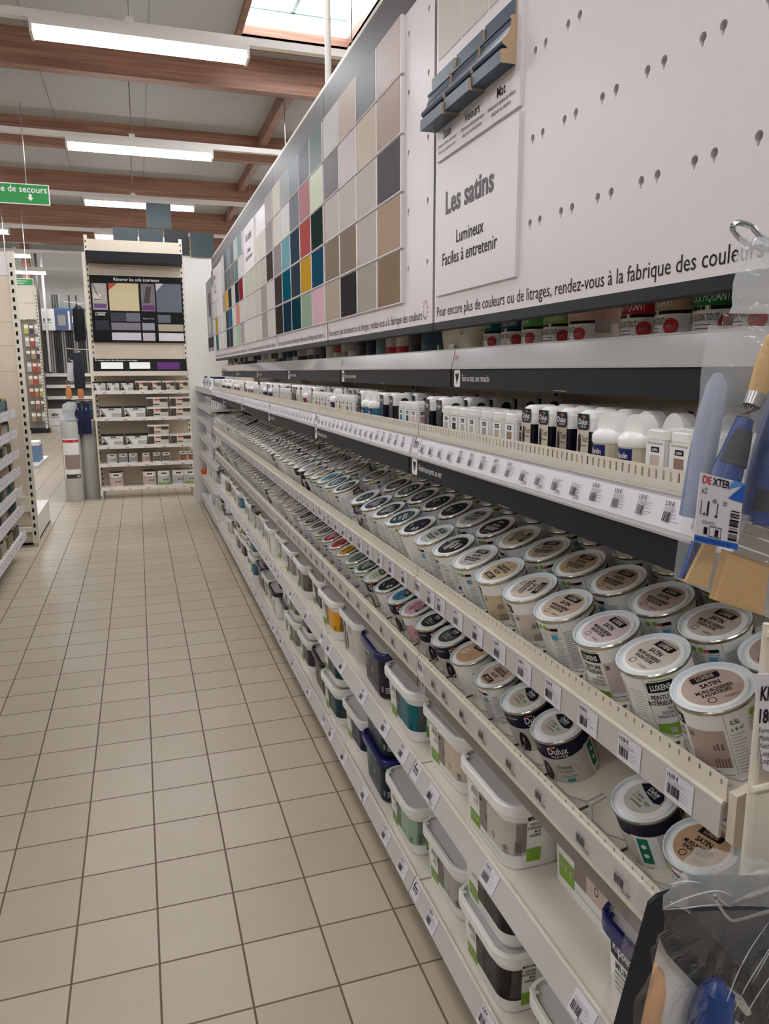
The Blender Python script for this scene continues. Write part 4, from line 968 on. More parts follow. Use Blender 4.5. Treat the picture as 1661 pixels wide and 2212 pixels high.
# ================================================================ TESTERS
def tester_L():
    b = MB(); b.mi(mat('placeholder_lid', (190, 190, 190), 0.3, noise=0)); PHm = MATS['placeholder_lid']
    loft(b, [rr_loop(0.040, 0.036, 0.007, 0, 3), rr_loop(0.040, 0.036, 0.007, 0.0725, 3), rr_loop(0.041, 0.037, 0.007, 0.073, 3), rr_loop(0.041, 0.037, 0.008, 0.083, 3), rr_loop(0.038, 0.034, 0.008, 0.085, 3)], [PLW, PLW, PLW, PLG, PLW])
    return b.mesh('pot_body', True)
def tester_L_label():
    b = MB(); PHm = mat('placeholder_lid', (190, 190, 190), 0.3, noise=0); b.mi(PHm)
    o = (-0.0185, 0.020, 0); 
    b.quad((-0.0184, 0.018, 0), EX, EZ, 0, 0.036, 0.012, 0.071, PAPERW)
    b.text('TESTEZ VOTRE COULEUR', (-0.0189, 0, 0.0665), EX, EZ, 0.0036, BLACK, 0.75, 'C')
    b.quad((-0.0187, 0.008, 0), EX, EZ, 0, 0.016, 0.0562, 0.0632, BLACK); b.text('LUXENS', (-0.0190, 0, 0.0577), EX, EZ, 0.005, PAPERW, 0.62, 'C', 0.02)
    b.quad((-0.0187, 0.009, 0), EX, EZ, 0, 0.018, 0.0125, 0.0525, PHm)
    # near side
    b.quad((-0.014, -0.0204, 0), (1, 0, 0), EZ, 0, 0.028, 0.012, 0.071, PAPERW)
    b.quad((-0.008, -0.0207, 0), (1, 0, 0), EZ, 0, 0.016, 0.0562, 0.0632, BLACK); b.text('LUXENS', (0, -0.0209, 0.0577), (1, 0, 0), EZ, 0.005, PAPERW, 0.62, 'C', 0.02)
    b.text('TESTEZ VOTRE COULEUR', (0, -0.0209, 0.0665), (1, 0, 0), EZ, 0.0036, BLACK, 0.62, 'C')
    b.quad((-0.009, -0.0207, 0), (1, 0, 0), EZ, 0, 0.018, 0.0125, 0.0525, PHm)
    b.text('PEINTURE', (0, -0.0209, 0.0475), (1, 0, 0), EZ, 0.0035, BLACK, 0.7, 'C'); b.text('INT\u00c9RIEURE', (0, -0.0209, 0.043), (1, 0, 0), EZ, 0.0035, BLACK, 0.7, 'C')
    return b.mesh('tester_label')
def tester_D():
    b = MB(); loft(b, [rr_loop(0.036, 0.056, 0.008, 0, 3), rr_loop(0.037, 0.057, 0.008, 0.070, 3)], [mat('deep_navy_plastic', (20, 22, 36), 0.25)]); body = b.mesh('pot_body', True)
    c = MB()
    loft(c, [rr_loop(0.0365, 0.0565, 0.008, 0.069, 3), rr_loop(0.0365, 0.0565, 0.008, 0.090, 3), rr_loop(0.033, 0.053, 0.010, 0.098, 3), rr_loop(0.024, 0.044, 0.011, 0.102, 3)], PLW)
    c.box(-0.0245, 0.0245, -0.0190, -0.0183, 0.056, 0.080, BLACK) if False else None
    pts = [(-0.012, 0.068), (0.012, 0.068), (0.012, 0.080), (0.009, 0.087), (0.004, 0.090), (-0.004, 0.090), (-0.009, 0.087), (-0.012, 0.080)]
    c.poly((0.004, -0.0187, 0), (1, 0, 0), EZ, pts, CHAR); c.poly((0.004, 0.0187, 0), (1, 0, 0), EZ, pts, CHAR)
    cap = c.mesh('cap', True)
    l = MB(); PHm = mat('placeholder_lid', (190, 190, 190), 0.3, noise=0); l.mi(PHm)
    l.quad((-0.0290, 0.0155, 0), EX, EZ, 0, 0.031, 0.004, 0.075, PHm)
    l.poly((-0.0292, 0.0155, 0), EX, EZ, [(0, 0.076), (0.004, 0.072), (0.027, 0.072), (0.031, 0.076), (0.031, 0.096), (0.0, 0.096)], NAVY)
    l.text('Dulux', (-0.0295, 0, 0.0800), EX, EZ, 0.0125, PAPERW, 0.8, 'C', 0.015); l.text('VALENTINE', (-0.0295, 0, 0.0755), EX, EZ, 0.0042, PAPERW, 0.8, 'C')
    l.poly((-0.0295, 0.0155, 0), EX, EZ, [(0.009, 0.090), (0.016, 0.0945), (0.0155, 0.0905)], REDP); l.poly((-0.0295, 0.0155, 0), EX, EZ, [(0.016, 0.0945), (0.023, 0.090), (0.0165, 0.0905)], GREEN)
    l.add([(-0.0293, 0.0085-0.0042*math.cos(2*PI*j/14), 0.050+0.017*math.sin(2*PI*j/14)) for j in range(14)], [tuple(range(14))], BLKP)
    l.text('Test!', (-0.0293, -0.005, 0.0545), EX, EZ, 0.0135, BLACK, 0.62, 'C', 0.0)
    l.quad((-0.0293, 0.004, 0), EX, EZ, 0, 0.015, 0.048, 0.0495, DGREY)
    return body, cap, l.mesh('tester_label')
def tester_R():
    b = MB(); b.lathe([(0.001, 0), (0.026, 0), (0.027, 0.004), (0.0275, 0.058), (0.027, 0.060)], PLW, 20); body = b.mesh('pot_body', True)
    c = MB(); c.lathe([(0.0285, 0.058), (0.0295, 0.060), (0.0295, 0.069), (0.027, 0.073), (0.022, 0.077)], PLW, 20)
    c.lathe([(0.022, 0.077), (0.001, 0.078)], PLW, 20)
    # domed grip
    pts = [(0.0235*math.cos(PI*q_/10), 0.072+0.030*math.sin(PI*q_/10)) for q_ in range(11)]
    c.prism([(-0.012, p[0], p[1]) for p in pts], (0.024, 0, 0), PLW)
    cap = c.mesh('cap', True)
    l = MB(); PHm = mat('placeholder_lid', (190, 190, 190), 0.3, noise=0); l.mi(PHm); f = cylmap(0.0275, 0.0003); f2 = cylmap(0.0275, 0.0006)
    l.patch(f, -0.05, 0.05, 0.004, 0.057, PHm, 14); l.patch(f2, -0.018, 0.016, 0.036, 0.056, NAVYP, 8); l.text('Ripolin', (-0.001, 0.043), 0, 0, 0.011, PAPERW, 0.75, 'C', 0.01, cylmap(0.0275, 0.0009))
    return body, cap, l.mesh('tester_label')
TL, TLl = tester_L(), tester_L_label(); TD = tester_D(); TRp = tester_R()
ZT = 1.2563
tcnt = {}
def tester(kind, x, y, c, rown='front'):
    bi = bay_of(y); k_ = (bi, rown); tcnt[k_] = tcnt.get(k_, 0)+1
    nm = {'L': 'white square tester pot with %s label' % colour_name(c), 'D': 'white-capped dark tester bottle with %s label' % colour_name(c), 'R': 'round white-capped tester pot with navy tag'}[kind]
    lab = '%s, %s in %s row, %s bay' % (nm, ORD[min(tcnt[k_], 26)], rown, BN[bi])
    t = thing('tester_pot', lab, 'tester pot', 'testers on the tester shelf', (x, y, ZT))
    m = cm(c, 0.35)
    if kind == 'L': put(TL, 'pot_body', t); put(TLl, 'tester_label', t, {0: m})
    else:
        bm_, cm_, lm_ = TD if kind == 'D' else TRp
        put(bm_, 'pot_body', t); put(cm_, 'cap', t); put(lm_, 'tester_label', t, {0: m})
front = [('L', .715, (150, 122, 108)), ('L', .762, (150, 122, 108)), ('L', .808, (206, 186, 176)), ('R', .864, (200, 190, 170)), ('R', .926, (200, 190, 170)), ('D', .984, (206, 196, 178)), ('D', 1.045, (168, 156, 140)), ('D', 1.102, (206, 196, 180)), ('D', 1.160, (206, 196, 178)),
         ('L', 1.212, (150, 124, 106)), ('L', 1.262, (200, 178, 160)), ('L', 1.316, (170, 162, 156)), ('L', 1.374, (196, 190, 182)), ('L', 1.418, (190, 188, 184)), ('L', 1.462, (34, 32, 34)), ('L', 1.505, (180, 178, 176)), ('D', 1.561, (60, 56, 56)), ('D', 1.634, (90, 84, 84)), ('L', 1.71, (226, 180, 190)), ('L', 1.754, (30, 66, 66)), ('L', 1.80, (70, 130, 160)),
         ('D', 1.90, (76, 74, 78)), ('D', 1.98, (36, 76, 104)), ('R', 2.05, (60, 110, 140)), ('R', 2.12, (60, 110, 140)), ('D', 2.20, (50, 60, 70))]
for kd, y, c in front: tester(kd, 0.648 if kd != 'D' else 0.664, y, c)
y = 2.27
while y < YE-0.05:
    kd = rnd.choice('LLLDLRLD'); c = rnd.choice([(196, 190, 180), (206, 200, 60), (170, 40, 60), (50, 60, 70), (150, 140, 130), (206, 186, 176), (40, 40, 60)])
    tester(kd, 0.648 if kd != 'D' else 0.664, y, c); y += {'L': 0.047, 'D': 0.052, 'R': 0.062}[kd]
# rows of bottles and pots standing behind
for yb2 in (1.16, 1.102, 1.045, 0.984, 1.561, 1.634, 1.90, 1.98):
    for j in range(1, 5): tester('D', 0.664+0.062*j, yb2+0.0*j, (200, 190, 176), {1: 'second', 2: 'third', 3: 'fourth', 4: 'fifth'}[j])
for yb2 in (1.215, 1.262, 1.316, 1.374, 1.418, 1.462, 1.71, 1.754, 1.80, 0.715, 0.762, 0.808):
    tester('L', 0.648+0.042, yb2, (196, 190, 180), 'second')
for yb2 in (0.74, 0.815): tester('R', 0.648+0.115, yb2, (200, 190, 170), 'third')
for yb2 in (0.864, 0.926): tester('R', 0.648+0.065, yb2, (200, 190, 170), 'second')
y = 2.3
while y < 4.5:
    tester(rnd.choice('DDR'), 0.735, y, (190, 186, 180), 'second'); y += 0.065

# ================================================================ TOP SHELF TINS
def tin2_meshes():
    b = MB(); R = 0.043; b.lathe([(0.001, 0.0), (R, 0.0), (R, 0.13), (R+0.0015, 0.131), (R+0.001, 0.134), (R-0.003, 0.133), (R-0.006, 0.130), (0.001, 0.130)], TIN, 24)
    l = MB(); PHm = mat('placeholder_lid', (190, 190, 190), 0.3, noise=0); l.mi(PHm); f = cylmap(R, 0.0003); f2 = cylmap(R, 0.0007); f3 = cylmap(R, 0.001)
    ci = 2*PI*R
    l.patch(f, -ci/2, ci/2, 0.036, 0.126, PHm, 26); l.patch(f, -ci/2, ci/2, 0.001, 0.036, PAPERW, 26)
    l.patch(f2, 0.002, 0.055, 0.036, 0.041, BLACK, 8); l.patch(f2, -0.03, -0.002, 0.036, 0.041, BLACK, 8); l.patch(f2, -0.018, 0.004, 0.036, 0.0415, PAPERW, 3)
    l.text('RELOOK TOUT !', (-0.004, 0.022), 0, 0, 0.013, BLACK, 0.5, 'C', 0.0, f3)
    l.text('LOCK PIQUANT', (-0.002, 0.047), 0, 0, 0.017, PAPERW, 0.5, 'C', 0.0, f3)
    for j in range(2): l.patch(f2, -0.024, 0.006, 0.016-0.005*j, 0.0172-0.005*j, DGREY, 3)
    n_ = 18; l.add([f3(0.027+0.0118*math.cos(2*PI*j/n_), 0.0185+0.0118*math.sin(2*PI*j/n_)) for j in range(n_)], [tuple(range(n_))], REDP)
    l.text('DIRECT', (0.027, 0.0170), 0, 0, 0.0055, LGREY, 0.75, 'C', 0.0, cylmap(R, 0.0013))
    l.patch(f2, 0.055, 0.085, 0.02, 0.04, LGREY, 4)
    return b.mesh('tin_body', True), l.mesh('paper_label')
T2B, T2L = tin2_meshes()
tops = [(0.70, (60, 130, 90)), (0.785, (206, 170, 150)), (0.862, (20, 110, 56)), (0.945, (170, 150, 120)), (1.028, (170, 30, 50)), (1.185, (206, 172, 156)), (1.272, (150, 178, 96)), (1.358, (90, 164, 76)), (1.447, (30, 74, 104)), (1.535, (18, 92, 96))]
cnt = {}
def toptin(y, c, x=0.775, rown='front'):
    bi = bay_of(y); cnt[(bi, rown)] = cnt.get((bi, rown), 0)+1
    t = thing('decor_tin', '%s tin with white base, %s along %s bay, %s row of top shelf' % (colour_name(c), ORD[cnt[(bi, rown)]], BN[bi], rown), 'paint tin', 'tins on the top shelf', (x, y, 1.4602), 0.25*math.sin(y*31))
    put(T2B, 'tin_body', t); put(T2L, 'paper_label', t, {0: cm(c, 0.4)})
for y, c in tops: toptin(y, c)
for y, c in ((0.74, (80, 70, 60)), (0.83, (60, 70, 60)), (0.92, (80, 60, 60)), (1.32, (80, 100, 70)), (1.41, (30, 60, 60))): toptin(y, c, 0.87, 'back')
def simple_tin(y, c, band, r=0.04, h=0.11):
    bi = bay_of(y); cnt[(bi, 'front')] = cnt.get((bi, 'front'), 0)+1
    t = thing('paint_tin', '%s tin with %s base band, %s along %s bay of top shelf' % (colour_name(c), colour_name(band), ORD[cnt[(bi, 'front')]], BN[bi]), 'paint tin', 'tins on the top shelf', (0.775, y, 1.4602))
    b = MB(); b.lathe([(0.001, 0), (r, 0), (r, 0.028)], cm(band), 20); b.lathe([(r, 0.028), (r, h-0.004)], cm(c), 20); b.build('tin_body', t, True)
    MB().lathe([(r, h-0.004), (r+0.0014, h-0.002), (r, h), (r-0.004, h-0.001), (0.001, h-0.003)], TIN, 20).build('lid', t, True)
for y, c, bd in ((1.93, (66, 84, 98), (70, 100, 116)), (2.03, (80, 70, 66), (60, 60, 60)), (2.14, (206, 200, 190), (190, 50, 60)), (2.24, (196, 190, 186), (190, 50, 60)), (2.34, (120, 124, 124), (110, 150, 160)), (2.45, (36, 44, 72), (30, 36, 60)), (2.56, (60, 58, 58), (40, 40, 40)),
                 (2.68, (150, 144, 138), (196, 190, 180)), (2.78, (190, 186, 180), (150, 140, 136)), (2.9, (150, 70, 66), (196, 190, 180)), (3.02, (206, 204, 196), (206, 204, 196)), (3.14, (60, 58, 56), (40, 40, 40)), (3.26, (130, 126, 120), (60, 60, 60)), (3.38, (206, 204, 196), (60, 60, 60))): simple_tin(y, c, bd)
y = 3.6
while y < YE-0.1:
    simple_tin(y, rnd.choice([(36, 44, 72), (60, 58, 58), (150, 144, 138), (196, 190, 186), (120, 124, 124)]), rnd.choice([(40, 40, 44), (196, 190, 180), (110, 110, 116)])); y += rnd.choice((0.11, 0.12, 0.16))
# wide cream tub on top shelf
tb = thing('paint_bucket', 'wide low cream tub with black ring marks on the top shelf, left of teal tin', 'paint bucket', None, (0.80, 1.70, 1.4602))
put(bucket_body(0.11, mat('cream_plastic', (220, 212, 190), 0.35)), 'bucket_body', tb)
q = MB(); loft(q, [rr_loop(BL+0.016, BW+0.016, 0.045, 0.092), rr_loop(BL+0.016, BW+0.016, 0.045, 0.108), rr_loop(BL-0.01, BW-0.01, 0.035, 0.108)], BLKP); q.build('bucket_lid', tb, True)
q = MB()
for yy_, r_ in ((0.075, 0.007), (-0.055, 0.010)):
    for j in range(16):
        a, a2 = 2*PI*j/16, 2*PI*(j+1)/16
        q.add([(-BW/2-0.001, yy_+rd*math.cos(t_), 0.050+rd*math.sin(t_)) for t_, rd in ((a, r_), (a2, r_), (a2, r_-0.002), (a, r_-0.002))], [(0, 1, 2, 3)], BLACK)
q.quad((-BW/2-0.001, 0.095, 0.008), EX, EZ, 0, 0.012, 0, 0.012, GREEN); q.quad((-BW/2-0.001, 0.02, 0.008), EX, EZ, 0, 0.03, 0, 0.012, PAPERW)
q.build('printed_marks', tb)
# empty-ish background product boxes at the seam
for y, c in ((1.86, (180, 186, 190)),):
    pass

# ================================================================ FAR BAY OF FLAT SHELVES (beyond the swatch panels)
FY0, FY1 = YE+0.03, 8.40
FB = thing('far_shelving', 'cream flat-shelf bay at the far end of the paint aisle, beyond the swatch panels', 'shelving', None, (0, FY0, 0))
b = MB().box(1.02, 1.05, 0, FY1-FY0, 0, 2.4, BEIGE); b.build('back_panel', FB)
FSZ = [1.26, 1.09, 0.95, 0.77, 0.57, 0.33, 0.10]
for z in FSZ:
    MB().box(0.60, 1.02, 0, FY1-FY0, z-0.02, z, WHITE).build('shelf_board', FB)
    r = MB(); r.box(0.592, 0.598, 0, FY1-FY0, z-0.045, z+0.012, RAIL)
    for q_ in range(12): r.quad((0.5915, 0.1+q_*0.135, z-0.002), EX, EZ, 0, 0.03, -0.028, 0, PAPER); r.quad((0.591, 0.1+q_*0.135, z-0.008), EX, EZ, 0.004, 0.02, -0.014, 0, MGREY)
    r.build('price_rail', FB)
tag(MB().box(0.53, 1.09, FY1, FY1+0.03, 0, 2.58, mat('pale_board', (204, 202, 198), 0.5)).build('screen_board'), 'tall plain cream board between the paint shelving and the floor paint display', 'partition')
def jerrycan(x, y, z, body, cap, label, h=0.16, wd=0.13, grp='containers on the far flat shelves'):
    t = thing('paint_container', label, 'paint container', grp, (x, y, z))
    b = MB(); loft(b, [rr_loop(wd, wd*0.7, 0.02, 0, 3), rr_loop(wd, wd*0.7, 0.02, h*0.8, 3), rr_loop(wd*0.8, wd*0.5, 0.02, h*0.9, 3)], body); b.build('container_body', t, True)
    c = MB(); loft(c, [rr_loop(wd*0.9, wd*0.62, 0.02, h*0.86, 3), rr_loop(wd*0.9, wd*0.62, 0.02, h, 3)], cap); c.build('cap', t, True)
    l = MB(); l.quad((-wd*0.35-0.001, wd*0.3, 0), EX, EZ, 0, wd*0.6, h*0.15, h*0.6, LGREY); l.quad((-wd*0.35-0.002, wd*0.2, 0), EX, EZ, 0, wd*0.4, h*0.35, h*0.5, DGREY); l.build('printed_label', t)
FSN = ['top', 'second', 'third', 'fourth', 'fifth', 'sixth', 'bottom']
for k_, z in enumerate(FSZ):
    y = FY0+0.12; n_ = 0
    while y < FY1-0.08 and n_ < 9:
        n_ += 1
        hh = {0: 0.11, 1: 0.10, 2: 0.12, 3: 0.13, 4: 0.16, 5: 0.18, 6: 0.17}[k_]
        bc = rnd.choice([PLW, PLW, PLW, cm((170, 176, 180))]); cc = rnd.choice([BLKP, BLKP, PLW, NAVYP] if k_ < 6 else [BLKP, BLKP, PLW])
        cn = {BLKP: 'black', PLW: 'white', NAVYP: 'navy'}[cc]
        jerrycan(0.70, y, z+0.0002, bc, cc, '%s-capped pale container, %s along far flat shelving, %s shelf' % (cn, ORD[n_], FSN[k_]), hh, rnd.choice((0.12, 0.14)))
        y += 0.185
box_ = MB().box(0.602, 0.66, 8.2, 8.36, 0.3302, 0.37, cm((214, 92, 44))).build('small_box'); tag(box_, 'small orange box at the far end of the sixth flat shelf', 'box')

# header end poster
q = thing('end_poster', 'grey interior photo poster at the far end of the swatch header', 'poster', None, (XP, YE+0.04, 1.6))
m_ = MB().box(0, 0.01, 0, 0.6, 0, 0.62, cm((150, 146, 146))); m_.build('board', q)
m_ = MB().quad((-0.001, 0.58, 0), EX, EZ, 0, 0.5, 0.03, 0.12, BLACK).quad((-0.001, 0.58, 0), EX, EZ, 0.1, 0.3, 0.16, 0.4, cm((190, 188, 188))).quad((-0.0015, 0.5, 0), EX, EZ, 0.1, 0.3, 0.3, 0.5, DGREY); m_.build('printed_photo', q)

# ================================================================ FLOOR PAINT DISPLAY (end of aisle)
DX0, DX1, DY = -0.47, 0.575, 8.95
D = thing('display_stand', 'tall cream slotted display stand facing the aisle, with a dark interior floor paint board', 'display stand', None, (DX0, DY, 0))
DW = DX1-DX0
b = MB()
for x_ in (0.0, DW-0.035):
    b.box(x_, x_+0.035, 0.28, 0.33, 0.03, 2.90, CREAM)
    for q_ in range(46): b.box(x_+0.010, x_+0.024, 0.278, 0.281, 0.12+q_*0.06, 0.145+q_*0.06, DGREY)
    b.box(x_+0.005, x_+0.030, -0.10, 0.30, 0.05, 0.10, CREAM); b.lathe([(0.0, 0), (0.015, 0), (0.012, 0.05)], CREAM, 8, (x_+0.017, 0.0, 0))
    b.lathe([(0.0, 0), (0.015, 0), (0.012, 0.05)], CREAM, 8, (x_+0.017, 0.3, 0))
b.build('frame', D)
b = MB(); 
for za, zb_ in ((0.12, 0.6), (0.602, 1.2), (1.202, 1.74), (1.742, 2.55), (2.552, 2.86)): b.box(0.035, DW-0.035, 0.29, 0.31, za, zb_, BEIGE)
b.build('back_panel', D)
MB().box(0.02, DW-0.02, 0.02, 0.28, 2.60, 2.70, CHAR).build('charcoal_valance', D)
brd = MB().box(0.03, DW-0.02, 0.255, 0.28, 1.745, 2.475, BLACK)
o3 = (0.03, 0.254, 1.745); e1 = (1, 0, 0)
W_ = DW-0.05
def rc(a0, a1, b0, b1, c): brd.quad((0.03, 0.2535-0.0005*rcn[0], 1.745), e1, EZ, a0*W_, a1*W_, b0*0.73, b1*0.73, cm(c, 0.35))
rcn = [1]
rc(0.02, 0.175, 0.49, 0.88, (176, 168, 160)); rc(0.195, 0.515, 0.48, 0.89, (206, 190, 152)); rc(0.54, 0.69, 0.48, 0.89, (120, 112, 116)); rc(0.705, 0.985, 0.47, 0.90, (98, 104, 114))
rc(0.20, 0.36, 0.32, 0.45, (62, 60, 70)); rc(0.365, 0.515, 0.32, 0.45, (110, 108, 118)); rc(0.71, 0.85, 0.31, 0.43, (98, 104, 114)); rc(0.20, 0.515, 0.19, 0.30, (128, 120, 130)); rc(0.535, 0.67, 0.19, 0.30, (150, 154, 160)); rc(0.71, 0.99, 0.18, 0.285, (176, 166, 142))
rc(0.20, 0.515, 0.035, 0.15, (206, 202, 210)); rc(0.535, 0.67, 0.03, 0.15, (196, 184, 190)); rc(0.71, 0.99, 0.03, 0.15, (218, 214, 218)); rc(0.03, 0.175, 0.19, 0.33, (50, 50, 62))
rcn = [2]
rc(0.03, 0.165, 0.51, 0.58, (104, 72, 128)); rc(0.55, 0.68, 0.50, 0.57, (110, 44, 120))
for pc_, pts in (((184, 72, 62), [(0.195, 0.89), (0.29, 0.89), (0.195, 0.78)]), ((206, 204, 204), [(0.705, 0.90), (0.79, 0.90), (0.705, 0.78)])):
    brd.poly((0.03, 0.2523, 1.745), e1, EZ, [(a*W_, b_*0.73) for a, b_ in pts][::-1], cm(pc_))
brd.poly((0.03, 0.2523, 1.745), e1, EZ, [(a*W_, b_*0.73) for a, b_ in ((0.56, 0.60), (0.63, 0.60), (0.655, 0.85), (0.60, 0.85))], DGREY)
brd.poly((0.03, 0.2520, 1.745), e1, EZ, [(a*W_, b_*0.73) for a, b_ in ((0.03, 0.66), (0.10, 0.64), (0.12, 0.72), (0.04, 0.73))], cm((206, 204, 200)))
brd.tube([(0.03+0.03*W_, 0.2515, 1.745+0.87*0.73), (0.03+0.07*W_, 0.2515, 1.745+0.72*0.73), (0.03+0.11*W_, 0.2515, 1.745+0.64*0.73), (0.03+0.04*W_, 0.2515, 1.745+0.64*0.73)], 0.003, BLACK, 4)
brd.text('R\u00e9nover les sols int\u00e9rieurs', (0.03+0.5*W_, 0.2515, 1.745+0.925*0.73), e1, EZ, 0.048, PAPERW, 0.95, 'C', 0.008)
brd.text('LUXENS', (0.03+0.04*W_, 0.2515, 1.745+0.405*0.73), e1, EZ, 0.030, PAPERW, 0.95, 'L', 0.03); brd.quad((0.03, 0.2515, 1.745), e1, EZ, 0.04*W_, 0.155*W_, 0.445*0.73, 0.45*0.73, PAPERW)
brd.text('B\u00e9ton Cir\u00e9', (0.03+0.55*W_, 0.2515, 1.745+0.355*0.73), e1, EZ, 0.030, LGREY, 0.9, 'L')
brd.build('header_board', D)
b = MB(); b.prism([(0.02, -0.03, 1.42), (0.02, 0.04, 1.56), (0.02, 0.05, 1.56), (0.02, -0.02, 1.42)], (W_, 0, 0), BLACK)
tl = Vector((0, 0.07, 0.14)).normalized()
o4 = Vector((0.02, -0.0312, 1.42))
b.quad(o4, e1, tl, 0.08*W_, 0.31*W_, 0.035, 0.115, PAPERW); b.quad(o4, e1, tl, 0.38*W_, 0.60*W_, 0.035, 0.115, PAPERW); b.quad(o4, e1, tl, 0.68*W_, 0.92*W_, 0.03, 0.115, cm((96, 40, 112)))
b.text('A chaque envie de r\u00e9novation, son usage :', o4+Vector((0.02, 0, 0))+tl*0.130, e1, tl, 0.028, PAPERW, 0.95)
b.box(0.01, DW-0.01, -0.035, -0.028, 1.375, 1.425, CREAM); b.box(0.01, DW-0.01, -0.03, 0.28, 1.41, 1.42, CREAM)
b.build('sloping_sign', D)
SH = [(1.205, 0.0), (0.910, 0.0), (0.598, 0.0), (0.395, 0.0), (0.125, 0.0)]
for z, _ in SH:
    b = MB().box(0.015, DW-0.01, -0.03, 0.28, z-0.018, z, CREAM); b.build('shelf_board', D)
    b = MB().prism([(0.012, -0.036, z-0.030), (0.012, -0.033, z+0.010), (0.012, -0.030, z+0.010), (0.012, -0.030, z-0.030)], (DW-0.02, 0, 0), WHITE)
    for q_ in range(5): b.quad((0.1+q_*0.2, -0.0365, z-0.022), e1, EZ, 0, 0.035, 0, 0.008, MGREY)
    b.build('price_rail', D)
DN = ['top', 'second', 'third', 'fourth', 'bottom']
def tub(x, z, wd, h, lid, label, style, y=DY+0.09, grp='tubs on the floor paint display'):
    t = thing('paint_tub', label, 'paint tub', grp, (x, y, z))
    b = MB(); loft(b, [rr_loop(0.15, wd*0.92, 0.015, 0, 2), rr_loop(0.16, wd, 0.018, h*0.9, 2)], PLW); b.build('tub_body', t)
    b = MB(); loft(b, [rr_loop(0.166, wd*1.04, 0.02, h*0.86, 2), rr_loop(0.166, wd*1.04, 0.02, h, 2)], lid); b.build('lid', t)
    b = MB(); yo = -0.0815; p0 = (-wd/2, yo, 0)
    if style == 'S':
        b.poly(p0, e1, EZ, [(wd*0.02, h*0.72), (wd*0.12, h*0.72), (wd*0.32, h*0.14), (wd*0.2, h*0.14)], MGREY); b.poly((-wd/2, yo-0.001, 0), e1, EZ, [(wd*0.04, h*0.14), (wd*0.24, h*0.14), (wd*0.1, h*0.4)], BLACK)
        b.quad(p0, e1, EZ, wd*0.55, wd*0.95, h*0.12, h*0.42, LGREY); b.quad(p0, e1, EZ, wd*0.3, wd*0.85, h*0.62, h*0.65, MGREY); b.quad(p0, e1, EZ, wd*0.42, wd*0.66, h*0.72, h*0.82, DGREY)
    else:
        b.quad(p0, e1, EZ, wd*0.03, wd*0.97, h*0.08, h*0.84, cm((216, 206, 188))); b.quad((-wd/2, yo-0.001, 0), e1, EZ, wd*0.03, wd*0.30, h*0.08, h*0.84, mat('brown_print', (70, 62, 56), 0.5)); b.quad((-wd/2, yo-0.001, 0), e1, EZ, wd*0.36, wd*0.62, h*0.66, h*0.80, REDP)
        b.quad((-wd/2, yo-0.001, 0), e1, EZ, wd*0.62, wd*0.97, h*0.50, h*0.84, mat('brown_print', (70, 62, 56), 0.5)); b.quad((-wd/2, yo-0.001, 0), e1, EZ, wd*0.32, wd*0.58, h*0.22, h*0.32, BLACK); b.quad((-wd/2, yo-0.0015, 0), e1, EZ, wd*0.78, wd*0.93, h*0.12, h*0.5, cm((206, 200, 186)))
    b.build('front_print', t)
X_ = lambda px: DX0+DW*(px-205)/(415-205)   # along the stand, from left upright to right upright
for i, px in enumerate((218, 247, 277)): tub(X_(px), 1.2052, 0.135, 0.105, BLKP, 'black-lidded grey-printed tub, %s from the left, top shelf of display stand' % ORD[i+1], 'S')
for i, px in enumerate((308, 337, 367, 396)): tub(X_(px), 1.2052, 0.135, 0.112, PLW, 'white-lidded cream and brown tub, %s of four on the stand\'s top shelf' % ORD[i+1], 'W')
for k_, z in ((1, 0.9102), (2, 0.5982)):
    for i, px in enumerate((238, 290)): tub(X_(px), z, 0.235, 0.125, BLKP, 'black-lidded wide grey tub, %s from left, %s shelf of display stand' % (ORD[i+1], DN[k_]), 'S')
    for i, px in enumerate((340, 390)): tub(X_(px)-(0.01 if k_ == 2 else 0), z, 0.235, 0.112, PLW, 'white-lidded wide tub, lower layer, %s, %s shelf of display stand' % (('middle', 'right end')[i], DN[k_]), 'W')
    for i, px in enumerate((340, 390)[:(2 if k_ == 1 else 1)]): tub(X_(px)-(0.005 if k_ == 2 else 0), z+0.1125, 0.235, 0.112, PLW, 'white-lidded wide tub, upper layer, %s, %s shelf of display stand' % (('middle', 'right end')[i], DN[k_]), 'W')
def dtin(x, z, r, h, c, label, handle=False, band=None, y=DY+0.08):
    t = thing('paint_tin', label, 'paint tin', 'tins on the floor paint display', (x, y, z))
    MB().lathe([(0.001, 0), (r, 0), (r, h*0.94)], PLW, 20).build('tin_body', t, True)
    MB().lathe([(r, h*0.94), (r*1.05, h*0.95), (r*1.05, h*0.99), (r*0.9, h), (0.001, h*0.98)], BLKP if handle or sum(c) < 260 else TIN, 20).build('lid', t, True)
    b = MB(); f = lambda u_, zz: ((r+0.001)*math.sin(u_/r), -(r+0.001)*math.cos(u_/r), zz)
    b.patch(f, -r, r, h*0.1, h*0.62, cm(c), 8); f2 = lambda u_, zz: ((r+0.0016)*math.sin(u_/r), -(r+0.0016)*math.cos(u_/r), zz)
    b.patch(f2, -r*0.4, r*0.4, h*0.74, h*0.84, DGREY, 3); b.patch(f2, -r*0.2, r*0.8, h*0.3, h*0.42, MGREY, 4)
    if band: b.patch(f2, -r, r, h*0.02, h*0.2, band, 6)
    b.build('paper_label', t)
    if handle:
        MB().tube([(r*1.04*math.cos(PI*q_/8), -r*0.3-r*0.8*math.sin(PI*q_/8), h*0.86-h*0.22*math.sin(PI*q_/8)) for q_ in range(9)], 0.004, PLW, 6).build('bucket_handle', t)
